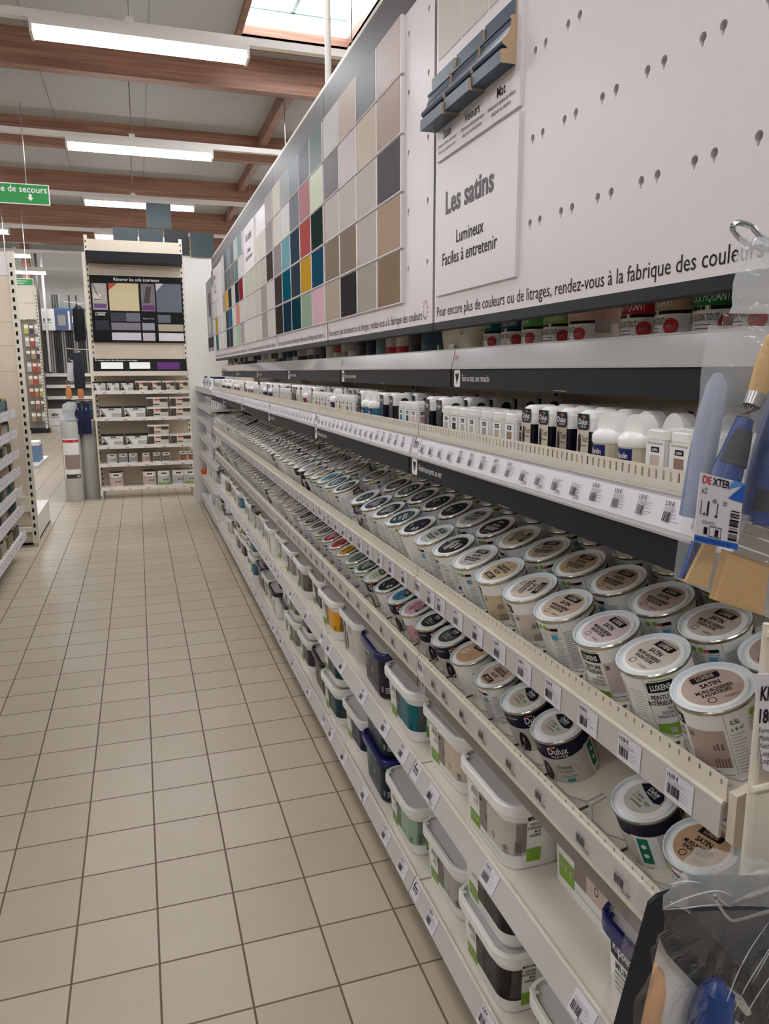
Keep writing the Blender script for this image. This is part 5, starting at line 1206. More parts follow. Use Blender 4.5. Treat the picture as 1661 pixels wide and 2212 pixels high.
for i, (px, r, c) in enumerate(((234, 0.056, (196, 198, 200)), (258, 0.048, (150, 152, 156)), (280, 0.048, (160, 160, 164)), (308, 0.044, (206, 170, 160)), (332, 0.043, (110, 104, 98)), (353, 0.044, (104, 98, 92)), (391, 0.044, (150, 90, 60)), (413, 0.044, (150, 90, 60)))):
    dtin(X_(px)-(0.012 if i == 7 else 0), 0.3952, r, 0.115+(0.01 if i > 5 else 0), c, '%s-labelled small tin, %s from left on fourth shelf of the display stand' % (colour_name(c), ORD[i+1]))
for i, (px, c, hd, bd) in enumerate(((240, (206, 180, 172), True, None), (313, (206, 180, 172), True, None), (345, (196, 198, 192), False, GREEN), (378, (186, 188, 186), False, None), (406, (186, 188, 186), False, GREEN))):
    dtin(X_(px)-(0.008 if i == 4 else 0), 0.1252, 0.072, 0.175, c, '%s, %s from left on the display stand\'s bottom shelf' % ('black-lidded pail with white bail handle' if hd else ('large white tin with green base' if bd else 'large white tin without green base'), ORD[i+1]), hd, bd)
# hanging goods on the side of the stand
def hang(x, y, z, w_, h, c, label, kind='pack', tip=None):
    t = thing('hanging_pack', label, 'hanging product', 'goods hanging left of the display stand', (x, y, z))
    if kind == 'roller':
        MB().lathe([(0.001, -h), (w_/2*0.8, -h), (w_/2, -h+0.02), (w_/2, -0.04), (0.02, 0)], cm(c), 14).build('roller_sleeve', t, True)
    else:
        b = MB(); loft(b, [rr_loop(w_, 0.03, 0.01, -h, 2), rr_loop(w_*1.02, 0.035, 0.012, -h*0.5, 2), rr_loop(w_*0.7, 0.012, 0.004, 0, 2)], cm(c)); b.rot = 1
        b.v = [(v[1], v[0], v[2]) for v in b.v]; b.build('product_body', t)
        if tip: MB().tube([(0, 0, -h*0.15), (0, 0, -h*0.6)], 0.012, cm(tip), 6).build('handle', t)
    MB().tube([(0.03, 0, 0.01), (0, 0, 0.02), (-0.02, 0, 0.05)], 0.004, STEEL, 5).build('hook', t)
hang(-0.56, 8.93, 2.12, 0.12, 0.38, (28, 28, 32), 'black fluffy roller hanging highest left of the display stand', 'roller')
hang(-0.60, 8.93, 1.62, 0.11, 0.38, (40, 42, 52), 'dark hanging pack below the roller')
hang(-0.68, 8.95, 1.52, 0.09, 0.20, (190, 190, 190), 'pale small pack hanging at the outer hook')
for i, x_ in enumerate((-0.72, -0.60)): hang(x_, 8.93, 1.27, 0.06, 0.14, (196, 132, 84), 'orange-capped bottle pack, %s of two hanging beside the stand' % ('left', 'right')[i])
for i, x_ in enumerate((-0.64, -0.555)): hang(x_, 8.93, 1.08, 0.08, 0.34, (30, 36, 66), 'blue brush pack with white ferrule, %s of two lowest ones' % ('left', 'right')[i], tip=(220, 220, 220))
b = MB()
for z in (2.15, 1.66, 1.30, 1.11): b.tube([(-0.47, 9.0, z), (-0.60, 8.97, z), (-0.70, 8.95, z+0.01)], 0.005, WHITE, 6)
tag(b.build('hook_rail'), 'white wire hooks on the left side of the display stand', 'hooks')

# plastic film rolls on the floor
BUB = mat('silver_film_roll', (172, 170, 164), 0.35, metal=0.25)
r1 = thing('film_roll', 'silver rolled film standing on the floor against the display stand', 'roll', 'rolls standing by the display stand', (-0.585, 9.10, 0))
MB().lathe([(0.001, 0), (0.10, 0), (0.105, 0.02), (0.105, 0.86), (0.10, 0.87), (0.04, 0.875), (0.038, 0.80)], BUB, 24).build('roll_body', r1, True)
MB().lathe([(0.055, 0.868), (0.105, 0.872), (0.106, 0.885), (0.05, 0.888)], cm((210, 190, 140)), 24).build('cardboard_core', r1, True)
r2 = thing('film_roll', 'plastic-wrapped roll with a red and white label, front left of the silver roll', 'roll', 'rolls standing by the display stand', (-0.738, 8.965, 0))
MB().lathe([(0.001, 0), (0.092, 0), (0.098, 0.02), (0.098, 0.86), (0.09, 0.88)], mat('wrapped_roll', (186, 184, 178), 0.22, coat=0.4), 24).build('roll_body', r2, True)
b = MB(); f = lambda u_, zz: (0.0990*math.sin(u_/0.099), -0.0990*math.cos(u_/0.099), zz); f2 = lambda u_, zz: (0.0996*math.sin(u_/0.099), -0.0996*math.cos(u_/0.099), zz)
b.patch(f, -0.10, 0.09, 0.26, 0.70, PAPERW, 10); b.patch(f2, -0.10, 0.09, 0.655, 0.685, REDP, 8); b.patch(f2, -0.08, 0.09, 0.36, 0.52, mat('label_photo_print', (150, 132, 124), 0.5), 8); b.patch(f2, -0.08, 0.09, 0.26, 0.305, DGREY, 8); b.patch(f2, 0.04, 0.08, 0.268, 0.297, LGREY, 3)
b.build('paper_label', r2)
b = MB(); rn = random.Random(3); loops = []
for k_, (z, rad) in enumerate(((0.86, 0.10), (0.90, 0.112), (0.94, 0.085), (0.98, 0.07), (1.02, 0.10), (1.06, 0.085), (1.09, 0.05))):
    loops.append([((rad+rn.uniform(-0.018, 0.018))*math.cos(2*PI*q_/18)+0.02*k_*0.3, (rad*0.7+rn.uniform(-0.015, 0.015))*math.sin(2*PI*q_/18), z+rn.uniform(-0.012, 0.012)) for q_ in range(18)])
loft(b, loops, film_mat('crumpled_film', 0.55)); b.build('crumpled_wrap', r2, True)

# hanging grey tile squares beyond the display
SQ = [(-0.19, 3.30, (70, 84, 90)), (0.135, 3.30, (66, 80, 86)), (0.46, 3.30, (34, 40, 46)), (0.80, 3.28, (62, 76, 82)), (0.25, 3.63, (72, 86, 92))]
SN = ['far left', 'second from the left', 'darkest, third from the left', 'far right', 'raised above the others']
for (x_, zt, c), n_ in zip(SQ, SN):
    o = MB().box(0, 0.315, 0, 0.012, -0.315, 0, cm(c, 0.3)).box(-0.003, 0, -0.001, 0.013, -0.315, 0.002, cm((190, 170, 110))).build('hanging_tile', loc=(x_, 11.0, zt))
    tag(o, 'slate grey square panel hanging behind the display stand, %s' % n_, 'hanging panel', 'grey hanging squares')
tag(MB().box(-0.6, 1.9, 11.05, 11.12, 0, 2.97, CREAM).build('partition_panel'), 'bright cream partition showing above and behind the display stand', 'partition')

# ================================================================ LEFT GONDOLA
LZ = [1.149, 1.0, 0.849, 0.719, 0.57, 0.427, 0.222]
LN = ['top', 'second', 'third', 'fourth', 'fifth', 'sixth', 'bottom']
LG = thing('left_gondola', 'long cream gondola on the left side of the aisle, its shelf rails facing the tiles', 'shelving', None, (-0.885, 6.22, 0))
MB().box(-0.52, -0.48, -4.2, 0.0, 0.05, 1.9, BEIGE).build('back_panel', LG)
for z, n_ in zip(LZ, LN):
    MB().box(-0.48, -0.01, -4.2, 0, z-0.035, z-0.018, WHITE).build('shelf_board', LG)
    r = MB()
    for y0_ in (-4.2, -2.95, -1.62, -0.29):
        L_ = 1.32 if y0_ > -4 else 1.24
        L_ = min(L_, -y0_)
        r.box(-0.006, 0.0, y0_, y0_+L_-0.006, z-0.065, z, RAIL)
        r.quad((0.0006, y0_+0.006, z-0.006), (0, 1, 0), EZ, 0, L_-0.016, -0.052, 0, PAPER)
        yy = y0_+0.06
        while yy < y0_+L_-0.06:
            r.quad((0.0012, yy, z-0.022), (0, 1, 0), EZ, 0.0, 0.022, -0.018, 0, MGREY); yy += 0.115
    r.build('price_rail', LG)
    kk = 0; y = 6.12
    while y > 4.9:
        kk += 1
        gap = (LZ[LZ.index(z)-1]-z if LZ.index(z) > 0 else 0.25)
        hgt = min(0.07, gap-0.09)+0.018 if gap < 0.2 else 0.10
        c = rnd.choice([(110, 92, 72), (60, 70, 76), (150, 130, 104), (170, 166, 158), (90, 110, 110), (50, 54, 60), (176, 150, 126)])
        t = thing('small_jar', '%s small jar, %s from far end, %s shelf of left gondola' % (colour_name(c), ORD[kk], n_), 'jar', 'jars on the left gondola', (-0.955, y, z-0.0178))
        MB().lathe([(0.001, 0), (0.034, 0), (0.036, 0.01), (0.036, hgt*0.75), (0.03, hgt*0.85)], cm(c, 0.3), 14).build('jar_body', t, True)
        MB().lathe([(0.031, hgt*0.83), (0.032, hgt), (0.001, hgt)], cm(rnd.choice([(30, 30, 34), (206, 200, 190), (190, 160, 110)])), 14).build('lid', t, True)
        y -= 0.095
P = thing('end_wall_panel', 'cream slotted end panel closing the left gondola, seams across it', 'end panel', None, (-0.86, 6.62, 0))
b = MB()
for za, zb_ in ((0.42, 0.75), (0.753, 1.05), (1.053, 1.42), (1.423, 1.62), (1.623, 1.80), (1.803, 2.02), (2.023, 2.15), (2.153, 2.325)): b.box(-1.4, -0.035, 0.0, 0.02, za, zb_, BEIGE if zb_ < 2.2 else PANEL)
b.box(-1.4, -0.035, -0.02, 0.0, 0.30, 0.42, CREAM); b.box(-1.4, -0.035, 0.02, 0.03, 0.05, 0.30, BEIGE); b.box(-0.3, -0.035, -0.03, 0.0, 0.13, 0.17, WHITE)
b.build('panel_boards', P)
b = MB().box(-0.035, 0.012, -0.01, 0.035, 0.03, 2.33, CREAM).box(-0.03, 0.0, -0.012, 0.03, 0.0, 0.03, STEEL)
for q_ in range(34): b.box(-0.022, -0.006, -0.0115, -0.0098, 0.10+q_*0.064, 0.132+q_*0.064, BLACK)
b.build('slotted_post', P)
B2 = thing('rear_gondola_foot', 'white base foot and low shelf just behind the left slotted post', 'shelf base', None, (-0.88, 6.70, 0))
MB().box(-0.5, 0.0, 0.0, 1.05, 0.02, 0.21, WHITE).box(-0.5, -0.001, 0.0, 1.05, 0.0, 0.02, BLACK).build('base_box', B2)
MB().box(-0.4, 0.05, 0.1, 0.9, 0.62, 0.65, WHITE).build('shelf_board', B2)
t = thing('blue_box', 'blue and white box on the low shelf behind the left slotted post', 'box', None, (-0.93, 7.2, 0.6502)); MB().box(-0.1, 0.08, -0.1, 0.15, 0, 0.17, cm((110, 140, 170))).box(-0.09, 0.081, -0.101, 0.1, 0.14, 0.171, PAPERW).build('box_body', t)

# ================================================================ FAR AREA
F1 = thing('far_gondola', 'distant cream slotted gondola carrying hanging packs, beyond the left post', 'shelving', None, (-2.52, 19.5, 0))
b = MB().box(-1.0, 0.42, 0, 0.04, 2.62, 2.98, CREAM).box(-1.0, 0.42, 0, 0.04, 2.99, 3.36, CREAM).box(-1.0, 0.42, 0.3, 0.34, 0.1, 2.62, cm((150, 144, 134))).box(-1.0, 0.46, -0.1, 0.3, 0.0, 0.10, CHAR).box(0.39, 0.43, -0.05, 0.0, 0.1, 3.36, CREAM)
b.box(0.04, 0.09, -0.55, -0.5, 0.0, 2.4, CREAM).box(0.02, 0.12, -0.9, -0.5, 0.0, 0.10, CREAM)
for q_ in range(40): b.box(0.40, 0.42, -0.052, -0.05, 0.2+q_*0.075, 0.235+q_*0.075, DGREY).box(0.052, 0.075, -0.552, -0.55, 0.15+q_*0.056, 0.178+q_*0.056, DGREY)
b.build('frame', F1)
rn = random.Random(5)
for i in range(8):
    for j in range(3):
        c = rn.choice([(196, 194, 186), (176, 146, 112), (120, 112, 100), (176, 80, 70), (190, 186, 90), (70, 74, 80), (170, 120, 86), (190, 188, 182)])
        o = MB().box(-0.045, 0.045, -0.02, 0.02, -0.22, 0, cm(c)).box(-0.04, 0.04, -0.022, -0.018, -0.10, -0.03, PAPERW).tube([(0, 0, 0), (0, 0.15, 0.02)], 0.004, STEEL, 4).build('hanging_pack', loc=(-2.38+0.11*j, 19.55, 2.52-0.29*i))
        tag(o, '%s distant hanging pack, %s row from the top, %s from the left' % (colour_name(c), ORD[i+1], ORD[j+1]), 'hanging product', 'packs on the distant gondola')
EX_ = thing('profile_display', 'distant aluminium profile display with white and photo banners above long dark bars', 'display', None, (-2.2, 20.6, 0))
e1v = (1, 0, 0)
b = MB().box(0, 1.6, 0.25, 0.3, 0.05, 2.9, cm((110, 108, 104))).box(-0.05, 0.0, 0.0, 0.3, 0.0, 2.9, WHITE); b.build('frame', EX_)
b = MB().box(0.0, 0.35, 0.0, 0.02, 2.43, 2.95, PAPERW).box(0.35, 1.35, 0.0, 0.02, 2.43, 2.95, cm((84, 96, 128)))
b.box(0.35, 1.35, -0.005, 0.02, 2.93, 2.97, cm((50, 120, 170)))
b.text('alfer', (0.18, -0.003, 2.66), e1v, EZ, 0.11, BLACK, 0.95, 'C', 0.03); b.quad((0.08, -0.003, 2.61), e1v, EZ, 0, 0.2, 0, 0.012, DGREY)
b.quad((0, -0.003, 0), e1v, EZ, 0.66, 0.70, 2.45, 2.9, PAPERW); b.quad((0, -0.003, 0), e1v, EZ, 0.42, 0.6, 2.55, 2.8, cm((150, 150, 150))); b.quad((0, -0.003, 0), e1v, EZ, 0.75, 0.95, 2.62, 2.78, PAPERW); b.quad((0, -0.003, 0), e1v, EZ, 1.0, 1.3, 2.5, 2.9, cm((130, 140, 110)))
b.build('top_banner', EX_)
b = MB().box(0.0, 0.38, -0.1, -0.08, 0.10, 0.52, PAPERW).box(0.38, 1.3, -0.1, -0.08, 0.10, 0.52, cm((40, 58, 72))).box(0.38, 1.3, -0.104, -0.08, 0.48, 0.52, cm((30, 110, 160)))
b.text('alfer', (0.19, -0.103, 0.34), e1v, EZ, 0.10, BLACK, 0.95, 'C', 0.03); b.quad((0.1, -0.103, 0.30), e1v, EZ, 0, 0.2, 0, 0.012, DGREY); b.text('Profils', (0.7, -0.103, 0.34), e1v, EZ, 0.08, LGREY, 0.95, 'C')
b.build('lower_banner', EX_)
for z in (1.36, 1.08, 0.80):
    MB().box(0.08, 1.2, -0.12, 0.2, z-0.03, z, WHITE).box(0.05, 1.2, -0.14, -0.12, z-0.05, z+0.03, WHITE).build('shelf_board', EX_)
MB().box(0.0, 1.5, -0.15, -0.1, 0.0, 0.09, WHITE).build('perforated_plinth', EX_)
for i in range(24):
    x_ = 0.15+i*0.055; dark = (i*7) % 5 in (0, 1, 3)
    c = (56, 56, 56) if dark else (150, 150, 150)
    top = 3.30 if i not in (8, 9, 14, 15, 16) else 2.9
    o = MB().box(-0.018, 0.018, -0.02, 0.02, 0, top-1.4, cm(c, 0.35)).build('metal_profile', loc=(-2.2+x_, 20.78, 1.40))
    tag(o, '%s long metal profile standing in the distant display, %s from the left' % ('dark' if dark else 'pale', ORD[i+1]), 'metal profile', 'profiles in the distant display')
for i, (x_, c) in enumerate(((-2.16, (70, 64, 60)), (-2.03, (206, 206, 204)))):
    o = MB().box(-0.025, 0.025, -0.02, 0.02, 0, 2.8, cm(c)).build('metal_profile', loc=(x_, 20.5, 1.42)); tag(o, ('tall dark bar', 'tall white bar')[i]+' rising above the distant profile display', 'metal profile')

# ================================================================ FOREGROUND END FIXTURE
WF = thing('wire_end_rack', 'white wire rack at the near end of the paint shelving, at the right edge', 'wire rack', None, (0.553, 0.546, 0))
b = MB()
b.tube([(0.020, 0.004, 0.3), (0.020, 0.004, 1.172)], 0.0042, CREAM, 10)
for z in (1.000, 0.900, 0.70, 0.5, 1.165): b.tube([(0.012, -0.004, z), (0.46, 0.0, z)], 0.0035, CREAM, 8)
for x_ in (0.12, 0.22, 0.32, 0.42): b.tube([(x_, 0.004, 0.3), (x_, 0.004, 1.165)], 0.0025, CREAM, 6)
b.build('wire_grid', WF, True)
MB().box(0.033, 0.46, 0.010, 0.014, 0.2, 1.15, CREAM).build('backing_board', WF)
pt_ = thing('price_paddle', 'white hanging price card reading KIT and 180MM, on the wire rack', 'price card', None, (0.552, 0.54, 1.126))
b = MB(); o5 = (0, 0, 0)
b.prism([(0.0, 0, 0), (0.11, 0, -0.012), (0.13, 0, -0.11), (0.06, 0, -0.125), (0.024, 0, -0.105)], (0, 0.0015, 0), PAPER); b.build('card', pt_)
b = MB(); ex5 = Vector((1, 0, -0.16)).normalized()
b.text('KIT MINI', (0.010, -0.0008, -0.028), ex5, EZ, 0.021, BLACK, 0.62, bold=0.02); b.text('180MM', (0.011, -0.0008, -0.052), ex5, EZ, 0.021, BLACK, 0.66, bold=0.02)
for j, s_ in enumerate(('Forme : kit', 'Mati\u00e8re : poils', 'Nettoyage facile', 'Longueur 180', 'Largeur (mm)')): b.text(s_, (0.012+0.0015*j, -0.0008, -0.063-0.0085*j), ex5, EZ, 0.0085, DGREY, 0.75)
b.build('lettering', pt_)
# hook and brush pack
hk = MB().tube(smooth([(0.60, 0.515, 1.525), (0.52, 0.507, 1.521), (0.484, 0.502, 1.5185), (0.473, 0.501, 1.5235), (0.466, 0.5, 1.5275), (0.452, 0.498, 1.529), (0.446, 0.4975, 1.5255), (0.450, 0.497, 1.520), (0.459, 0.497, 1.514), (0.470, 0.499, 1.512), (0.486, 0.501, 1.511), (0.52, 0.505, 1.511), (0.60, 0.513, 1.514)]), 0.0022, STEEL, 10)
tag(hk.build('display_hook', smooth=True), 'chrome double-wire hook holding the brush pack, above it', 'hook')
BP = thing('brush_pack', 'clear plastic pack of blue-handled paint brushes with white card, hanging at right edge', 'brush pack', None, (0.48, 0.50, 1.52))
BP['label'] = 'clear plastic pack of blue-handled paint brushes with white card, hanging at right edge'
def L5(x, z, dy=0.0): return (x-0.48, dy, z-1.52)
def grid_film(corners, m, nx, nz, amp, seed, name, parent, yoff=0.0):
    """corners: tl,tr,br,bl (x,z) world -> crumpled sheet"""
    rn = random.Random(seed); b = MB(); vs = []
    for j in range(nz+1):
        for i in range(nx+1):
            u_, v_ = i/nx, j/nz
            x_ = (corners[0][0]*(1-u_)+corners[1][0]*u_)*(1-v_)+(corners[3][0]*(1-u_)+corners[2][0]*u_)*v_
            z_ = (corners[0][1]*(1-u_)+corners[1][1]*u_)*(1-v_)+(corners[3][1]*(1-u_)+corners[2][1]*u_)*v_
            y_ = yoff+amp*(math.sin(9*u_+5*v_+seed)*0.5+math.sin(17*v_-6*u_+2*seed)*0.35+rn.uniform(-0.4, 0.4)) - 0.008*math.sin(PI*u_)
            vs.append(L5(x_+rn.uniform(-1, 1)*0.0006, z_, y_))
    b.add(vs, [(j*(nx+1)+i, j*(nx+1)+i+1, (j+1)*(nx+1)+i+1, (j+1)*(nx+1)+i) for j in range(nz) for i in range(nx)], m)
    return b.build(name, parent, True)
grid_film([(0.449, 1.518), (0.60, 1.518), (0.60, 1.460), (0.444, 1.460)], film_mat('bag_header', 0.62), 14, 10, 0.002, 1, 'bag_header', BP, -0.008)
grid_film([(0.434, 1.462), (0.60, 1.462), (0.60, 1.165), (0.4165, 1.2455)], FILM, 14, 26, 0.0018, 2, 'bag_front', BP, -0.014)
grid_film([(0.444, 1.452), (0.60, 1.452), (0.60, 1.165), (0.428, 1.241)], film_mat('bag_back_film', 0.36), 8, 14, 0.0015, 3, 'bag_back', BP, 0.014)
BLUEH = mat('blue_handle', (28, 62, 128), 0.3); BLK2 = mat('soft_black_grip', (36, 38, 44), 0.5); BRI = mat('tan_bristle', (206, 168, 112), 0.75, noise=0.12, nscale=300); FER = mat('ferrule_steel', (190, 188, 186), 0.28, metal=0.8)
# brush A: round brush, bristles up, handle down-left
def seg(b, p, q, r1_, r2_, m, n=12): b.tube([p, ((p[0]+q[0])/2, (p[1]+q[1])/2, (p[2]+q[2])/2), q], [r1_, (r1_+r2_)/2, r2_], m, n)
A = MB(); A.tube([L5(0.486, 1.396), L5(0.494, 1.418), L5(0.503, 1.438), L5(0.510, 1.455)], [0.0072, 0.0095, 0.0105, 0.004], BRI, 14); A.build('bristles', BP, True)
A = MB(); A.tube([L5(0.4865, 1.397), L5(0.482, 1.387), L5(0.4765, 1.376)], [0.0078, 0.0072, 0.0074], FER, 14); A.build('ferrule', BP, True)
A = MB(); A.tube([L5(0.4765, 1.3765), L5(0.4725, 1.364), L5(0.468, 1.350), L5(0.463, 1.334), L5(0.457, 1.312), L5(0.452, 1.288)], [0.0070, 0.0085, 0.0100, 0.0125, 0.0130, 0.011], BLUEH, 14)
A.tube([L5(0.4735, 1.367, -0.0015), L5(0.4695, 1.354, -0.002), L5(0.4645, 1.339, -0.002)], [0.0080, 0.0100, 0.0120], BLK2, 14); A.build('handle', BP, True)
# brush B: flat brush, bristles down
dn = Vector((-0.10, 0, -1)).normalized(); sd = Vector((1, 0, -0.36)).normalized()
def flat(b, c0, c1, w0, w1, t0, t1, m):
    c0 = Vector(L5(*c0)); c1 = Vector(L5(*c1)); pts0 = [c0+sd*a*w0+Vector((0, bb*t0, 0)) for a, bb in ((-1, -1), (1, -1), (1, 1), (-1, 1))]; pts1 = [c1+sd*a*w1+Vector((0, bb*t1, 0)) for a, bb in ((-1, -1), (1, -1), (1, 1), (-1, 1))]
    loft(b, [pts0, pts1], m)
A = MB(); flat(A, (0.492, 1.257, 0.002), (0.486, 1.213, 0.002), 0.0225, 0.0280, 0.006, 0.004, BRI); A.build('bristles', BP)
A = MB(); flat(A, (0.505, 1.288, 0.002), (0.492, 1.257, 0.002), 0.0225, 0.0232, 0.008, 0.008, FER)
for k_ in (0.15, 0.45, 0.8): A.tube([Vector(L5(0.505-0.013*k_, 1.288-0.031*k_, -0.0065))-sd*0.025, Vector(L5(0.505-0.013*k_, 1.288-0.031*k_, -0.0065))+sd*0.025], 0.0012, FER, 6)
A.build('ferrule', BP)
A = MB(); A.tube([L5(0.506, 1.287), L5(0.507, 1.303), L5(0.508, 1.325), L5(0.511, 1.350), L5(0.518, 1.385), L5(0.535, 1.43)], [0.0215, 0.0205, 0.0190, 0.0175, 0.0150, 0.012], BLUEH, 14); A.tube([L5(0.507, 1.300, -0.002), L5(0.508, 1.318, -0.003)], [0.0206, 0.0192], BLK2, 14)
A.tube([L5(0.4995, 1.334, -0.0160), L5(0.5035, 1.345, -0.0165)], 0.0022, REDP, 8)
A.text('DEXTER', L5(0.4975, 1.345, -0.0178), Vector((0.25, 0, 1)).normalized(), Vector((-1, 0, 0.25)).normalized(), 0.0120, PAPERW, 1.0, bold=0.02); A.build('handle', BP, True)
# brush C: bristles down left, partly behind the card, long blue handle behind
A = MB(); flat(A, (0.4540, 1.276, 0.004), (0.4415, 1.2365, 0.004), 0.0055, 0.0125, 0.004, 0.003, BRI); A.build('bristles', BP)
A = MB(); A.tube([L5(0.452, 1.29, 0.030), L5(0.462, 1.34, 0.030), L5(0.468, 1.38, 0.030), L5(0.472, 1.404, 0.030), L5(0.472, 1.414, 0.030)], [0.008, 0.0115, 0.0105, 0.0085, 0.003], mat('hazy_blue_handle', (112, 128, 160), 0.5), 12); A.build('handle', BP, True)
A = MB(); flat(A, (0.446, 1.272, 0.006), (0.4345, 1.241, 0.006), 0.008, 0.0065, 0.002, 0.002, BLUEH); A.build('blue_sleeve', BP)
# card
o6 = Vector(L5(0.419, 1.337, -0.020)); ex6 = (Vector(L5(0.463, 1.326, -0.020))-o6); wd = ex6.length; ex6.normalize(); ey6 = Vector((ex6.z*-1, 0, ex6.x)).normalized()
cd = MB(); dnv = Vector((-0.0025, 0, -0.0545))
cd.add([o6, o6+ex6*wd, o6+ex6*wd+dnv, o6+dnv, o6+Vector((0, 0.0012, 0)), o6+ex6*wd+Vector((0, 0.0012, 0)), o6+ex6*wd+dnv+Vector((0, 0.0012, 0)), o6+dnv+Vector((0, 0.0012, 0))], [(3, 2, 1, 0), (4, 5, 6, 7), (0, 1, 5, 4), (1, 2, 6, 5), (2, 3, 7, 6), (3, 0, 4, 7)], PAPER)
BL = mat('card_blue', (24, 92, 190), 0.4, noise=0); o7 = o6+Vector((0, -0.0006, 0)); d7 = dnv.normalized()*-1
BL2 = mat('card_pale_blue', (80, 140, 214), 0.4, noise=0)
cd.poly(o7, ex6, d7, [(wd, 0.0), (wd-0.016, 0.0-0.015), (wd, -0.016)], BL); cd.poly(o7+Vector((0, -0.0003, 0)), ex6, d7, [(wd-0.012, 0), (wd, 0), (wd, -0.001), (wd-0.018, -0.008)], BL2)
cd.quad(o7, ex6, d7, 0, wd, -0.0552, -0.0500, BL)
cd.text('DE', o7+ex6*0.002+d7*-0.0075, ex6, d7, 0.0085, REDP, 0.85, bold=0.02); cd.text('XTER', o7+ex6*0.0120+d7*-0.0075, ex6, d7, 0.0085, BLACK, 0.85, bold=0.02)
cd.text('x2', o7+ex6*0.002+d7*-0.0155, ex6, d7, 0.007, DGREY, 0.8); cd.text('40', o7+ex6*0.014+d7*-0.022, ex6, d7, 0.0055, BLACK, 0.8); cd.text('30', o7+ex6*0.025+d7*-0.022, ex6, d7, 0.0055, BLACK, 0.8)
for xx, w_ in ((0.003, 0.0006), (0.0095, 0.0016), (0.0195, 0.0008)): cd.quad(o7, ex6, d7, xx, xx+w_, -0.033, -0.021, BLACK)
cd.text('+   +', o7+ex6*0.005+d7*-0.034, ex6, d7, 0.006, BLACK, 1.4); cd.text('386892', o7+ex6*0.006+d7*-0.0395, ex6, d7, 0.0042, MGREY, 1.1)
cd.quad(o7, ex6, d7, 0.0085, 0.0120, -0.048, -0.042, BLACK); cd.quad(o7, ex6, d7, 0.020, 0.0235, -0.048, -0.0425, BLACK)
for (a, b_) in (((0.014, -0.041), (0.026, -0.041)), ((0.014, -0.049), (0.026, -0.049)), ((0.014, -0.049), (0.014, -0.041)), ((0.026, -0.049), (0.026, -0.041))):
    cd.quad(o7, ex6, d7, min(a[0], b_[0]), max(a[0], b_[0])+0.0006, min(a[1], b_[1]), max(a[1], b_[1])+0.0006, DGREY)
rn = random.Random(9); y = -0.024
while y > -0.047:
    h_ = rn.choice((0.0005, 0.0009, 0.0018)); cd.quad(o7, ex6, d7, wd-0.0115, wd-0.002, y-h_, y, BLACK); y -= h_+rn.choice((0.0006, 0.0014))
cd.text('BROSSES PINCEAUX KIT', o7+ex6*0.002+d7*-0.0538, ex6, d7, 0.0034, PAPERW, 1.0)
cd.build('printed_card', BP)

# tray kit bag on lower hook
hk = MB().tube(smooth([(0.64, 0.50, 0.918), (0.58, 0.497, 0.925), (0.53, 0.493, 0.927), (0.500, 0.491, 0.924), (0.490, 0.491, 0.929), (0.4825, 0.491, 0.937), (0.481, 0.491, 0.934), (0.487, 0.491, 0.924), (0.497, 0.491, 0.911), (0.510, 0.492, 0.904), (0.56, 0.495, 0.901), (0.64, 0.50, 0.892)]), 0.0020, STEEL, 10)
tag(hk.build('display_hook', smooth=True), 'chrome double-wire hook passing through the tray kit bag, near bottom right', 'hook')
TK = thing('tray_kit_bag', 'clear bagged paint tray kit with black tray and blue roller, bottom right corner', 'paint tray kit', None, (0.48, 0.50, 0.93))
def L6(x, z, dy=0.0): return (x-0.48, dy, z-0.93)
TB = mat('black_tray_plastic', (28, 30, 38), 0.4, spec=0.25)
def bar(b, pts, t, m, y=0.0, d=0.004):
    b.prism([L6(p[0], p[1], y) for p in pts], (0, d, 0), m)
A = MB()
bar(A, [(0.416, 0.938), (0.424, 0.944), (0.434, 0.935), (0.428, 0.895), (0.420, 0.845), (0.412, 0.790), (0.402, 0.70), (0.360, 0.70)], 0, TB)
bar(A, [(0.424, 0.944), (0.470, 0.948), (0.474, 0.938), (0.434, 0.935)], 0, TB)
bar(A, [(0.434, 0.935), (0.474, 0.905), (0.520, 0.850), (0.64, 0.72), (0.60, 0.71), (0.500, 0.806), (0.445, 0.872), (0.428, 0.905)], 0, TB, 0.004, 0.004)
bar(A, [(0.470, 0.944), (0.66, 0.90), (0.66, 0.70), (0.52, 0.85), (0.474, 0.905)], 0, mat('dark_tray_floor', (52, 57, 74), 0.35, spec=0.3), 0.012, 0.004)
A.build('paint_tray', TK)
A = MB(); bar(A, [(0.436, 0.889), (0.470, 0.842), (0.60, 0.70), (0.40, 0.70), (0.42, 0.82)], 0, mat('bright_paper', (250, 248, 246), 0.5), 0.016, 0.003); A.build('paper_insert', TK)
A = MB(); A.tube([L6(0.433, 0.862, 0.010), L6(0.432, 0.855, 0.010), L6(0.430, 0.835, 0.010), L6(0.426, 0.80, 0.010), L6(0.420, 0.76, 0.010)], [0.004, 0.011, 0.0155, 0.016, 0.015], mat('foam_tan', (206, 160, 118), 0.8), 14); A.build('foam_roller', TK, True)
A = MB(); A.tube([L6(0.497, 0.838, -0.004), L6(0.496, 0.830, -0.006), L6(0.492, 0.80, -0.006), L6(0.486, 0.74, -0.006)], [0.006, 0.016, 0.021, 0.022], BLUEH, 14)
A.tube([L6(0.50, 0.836, -0.010), L6(0.515, 0.822, -0.012), L6(0.53, 0.80, -0.012)], [0.003, 0.005, 0.004], STEEL, 8); A.build('roller_handle', TK, True)
A = MB(); A.tube([L6(0.56, 0.83, 0.0), L6(0.60, 0.78, 0.0), L6(0.62, 0.72, 0.0)], [0.02, 0.035, 0.04], BLK2, 14); A.build('dark_roller_sleeve', TK, True)
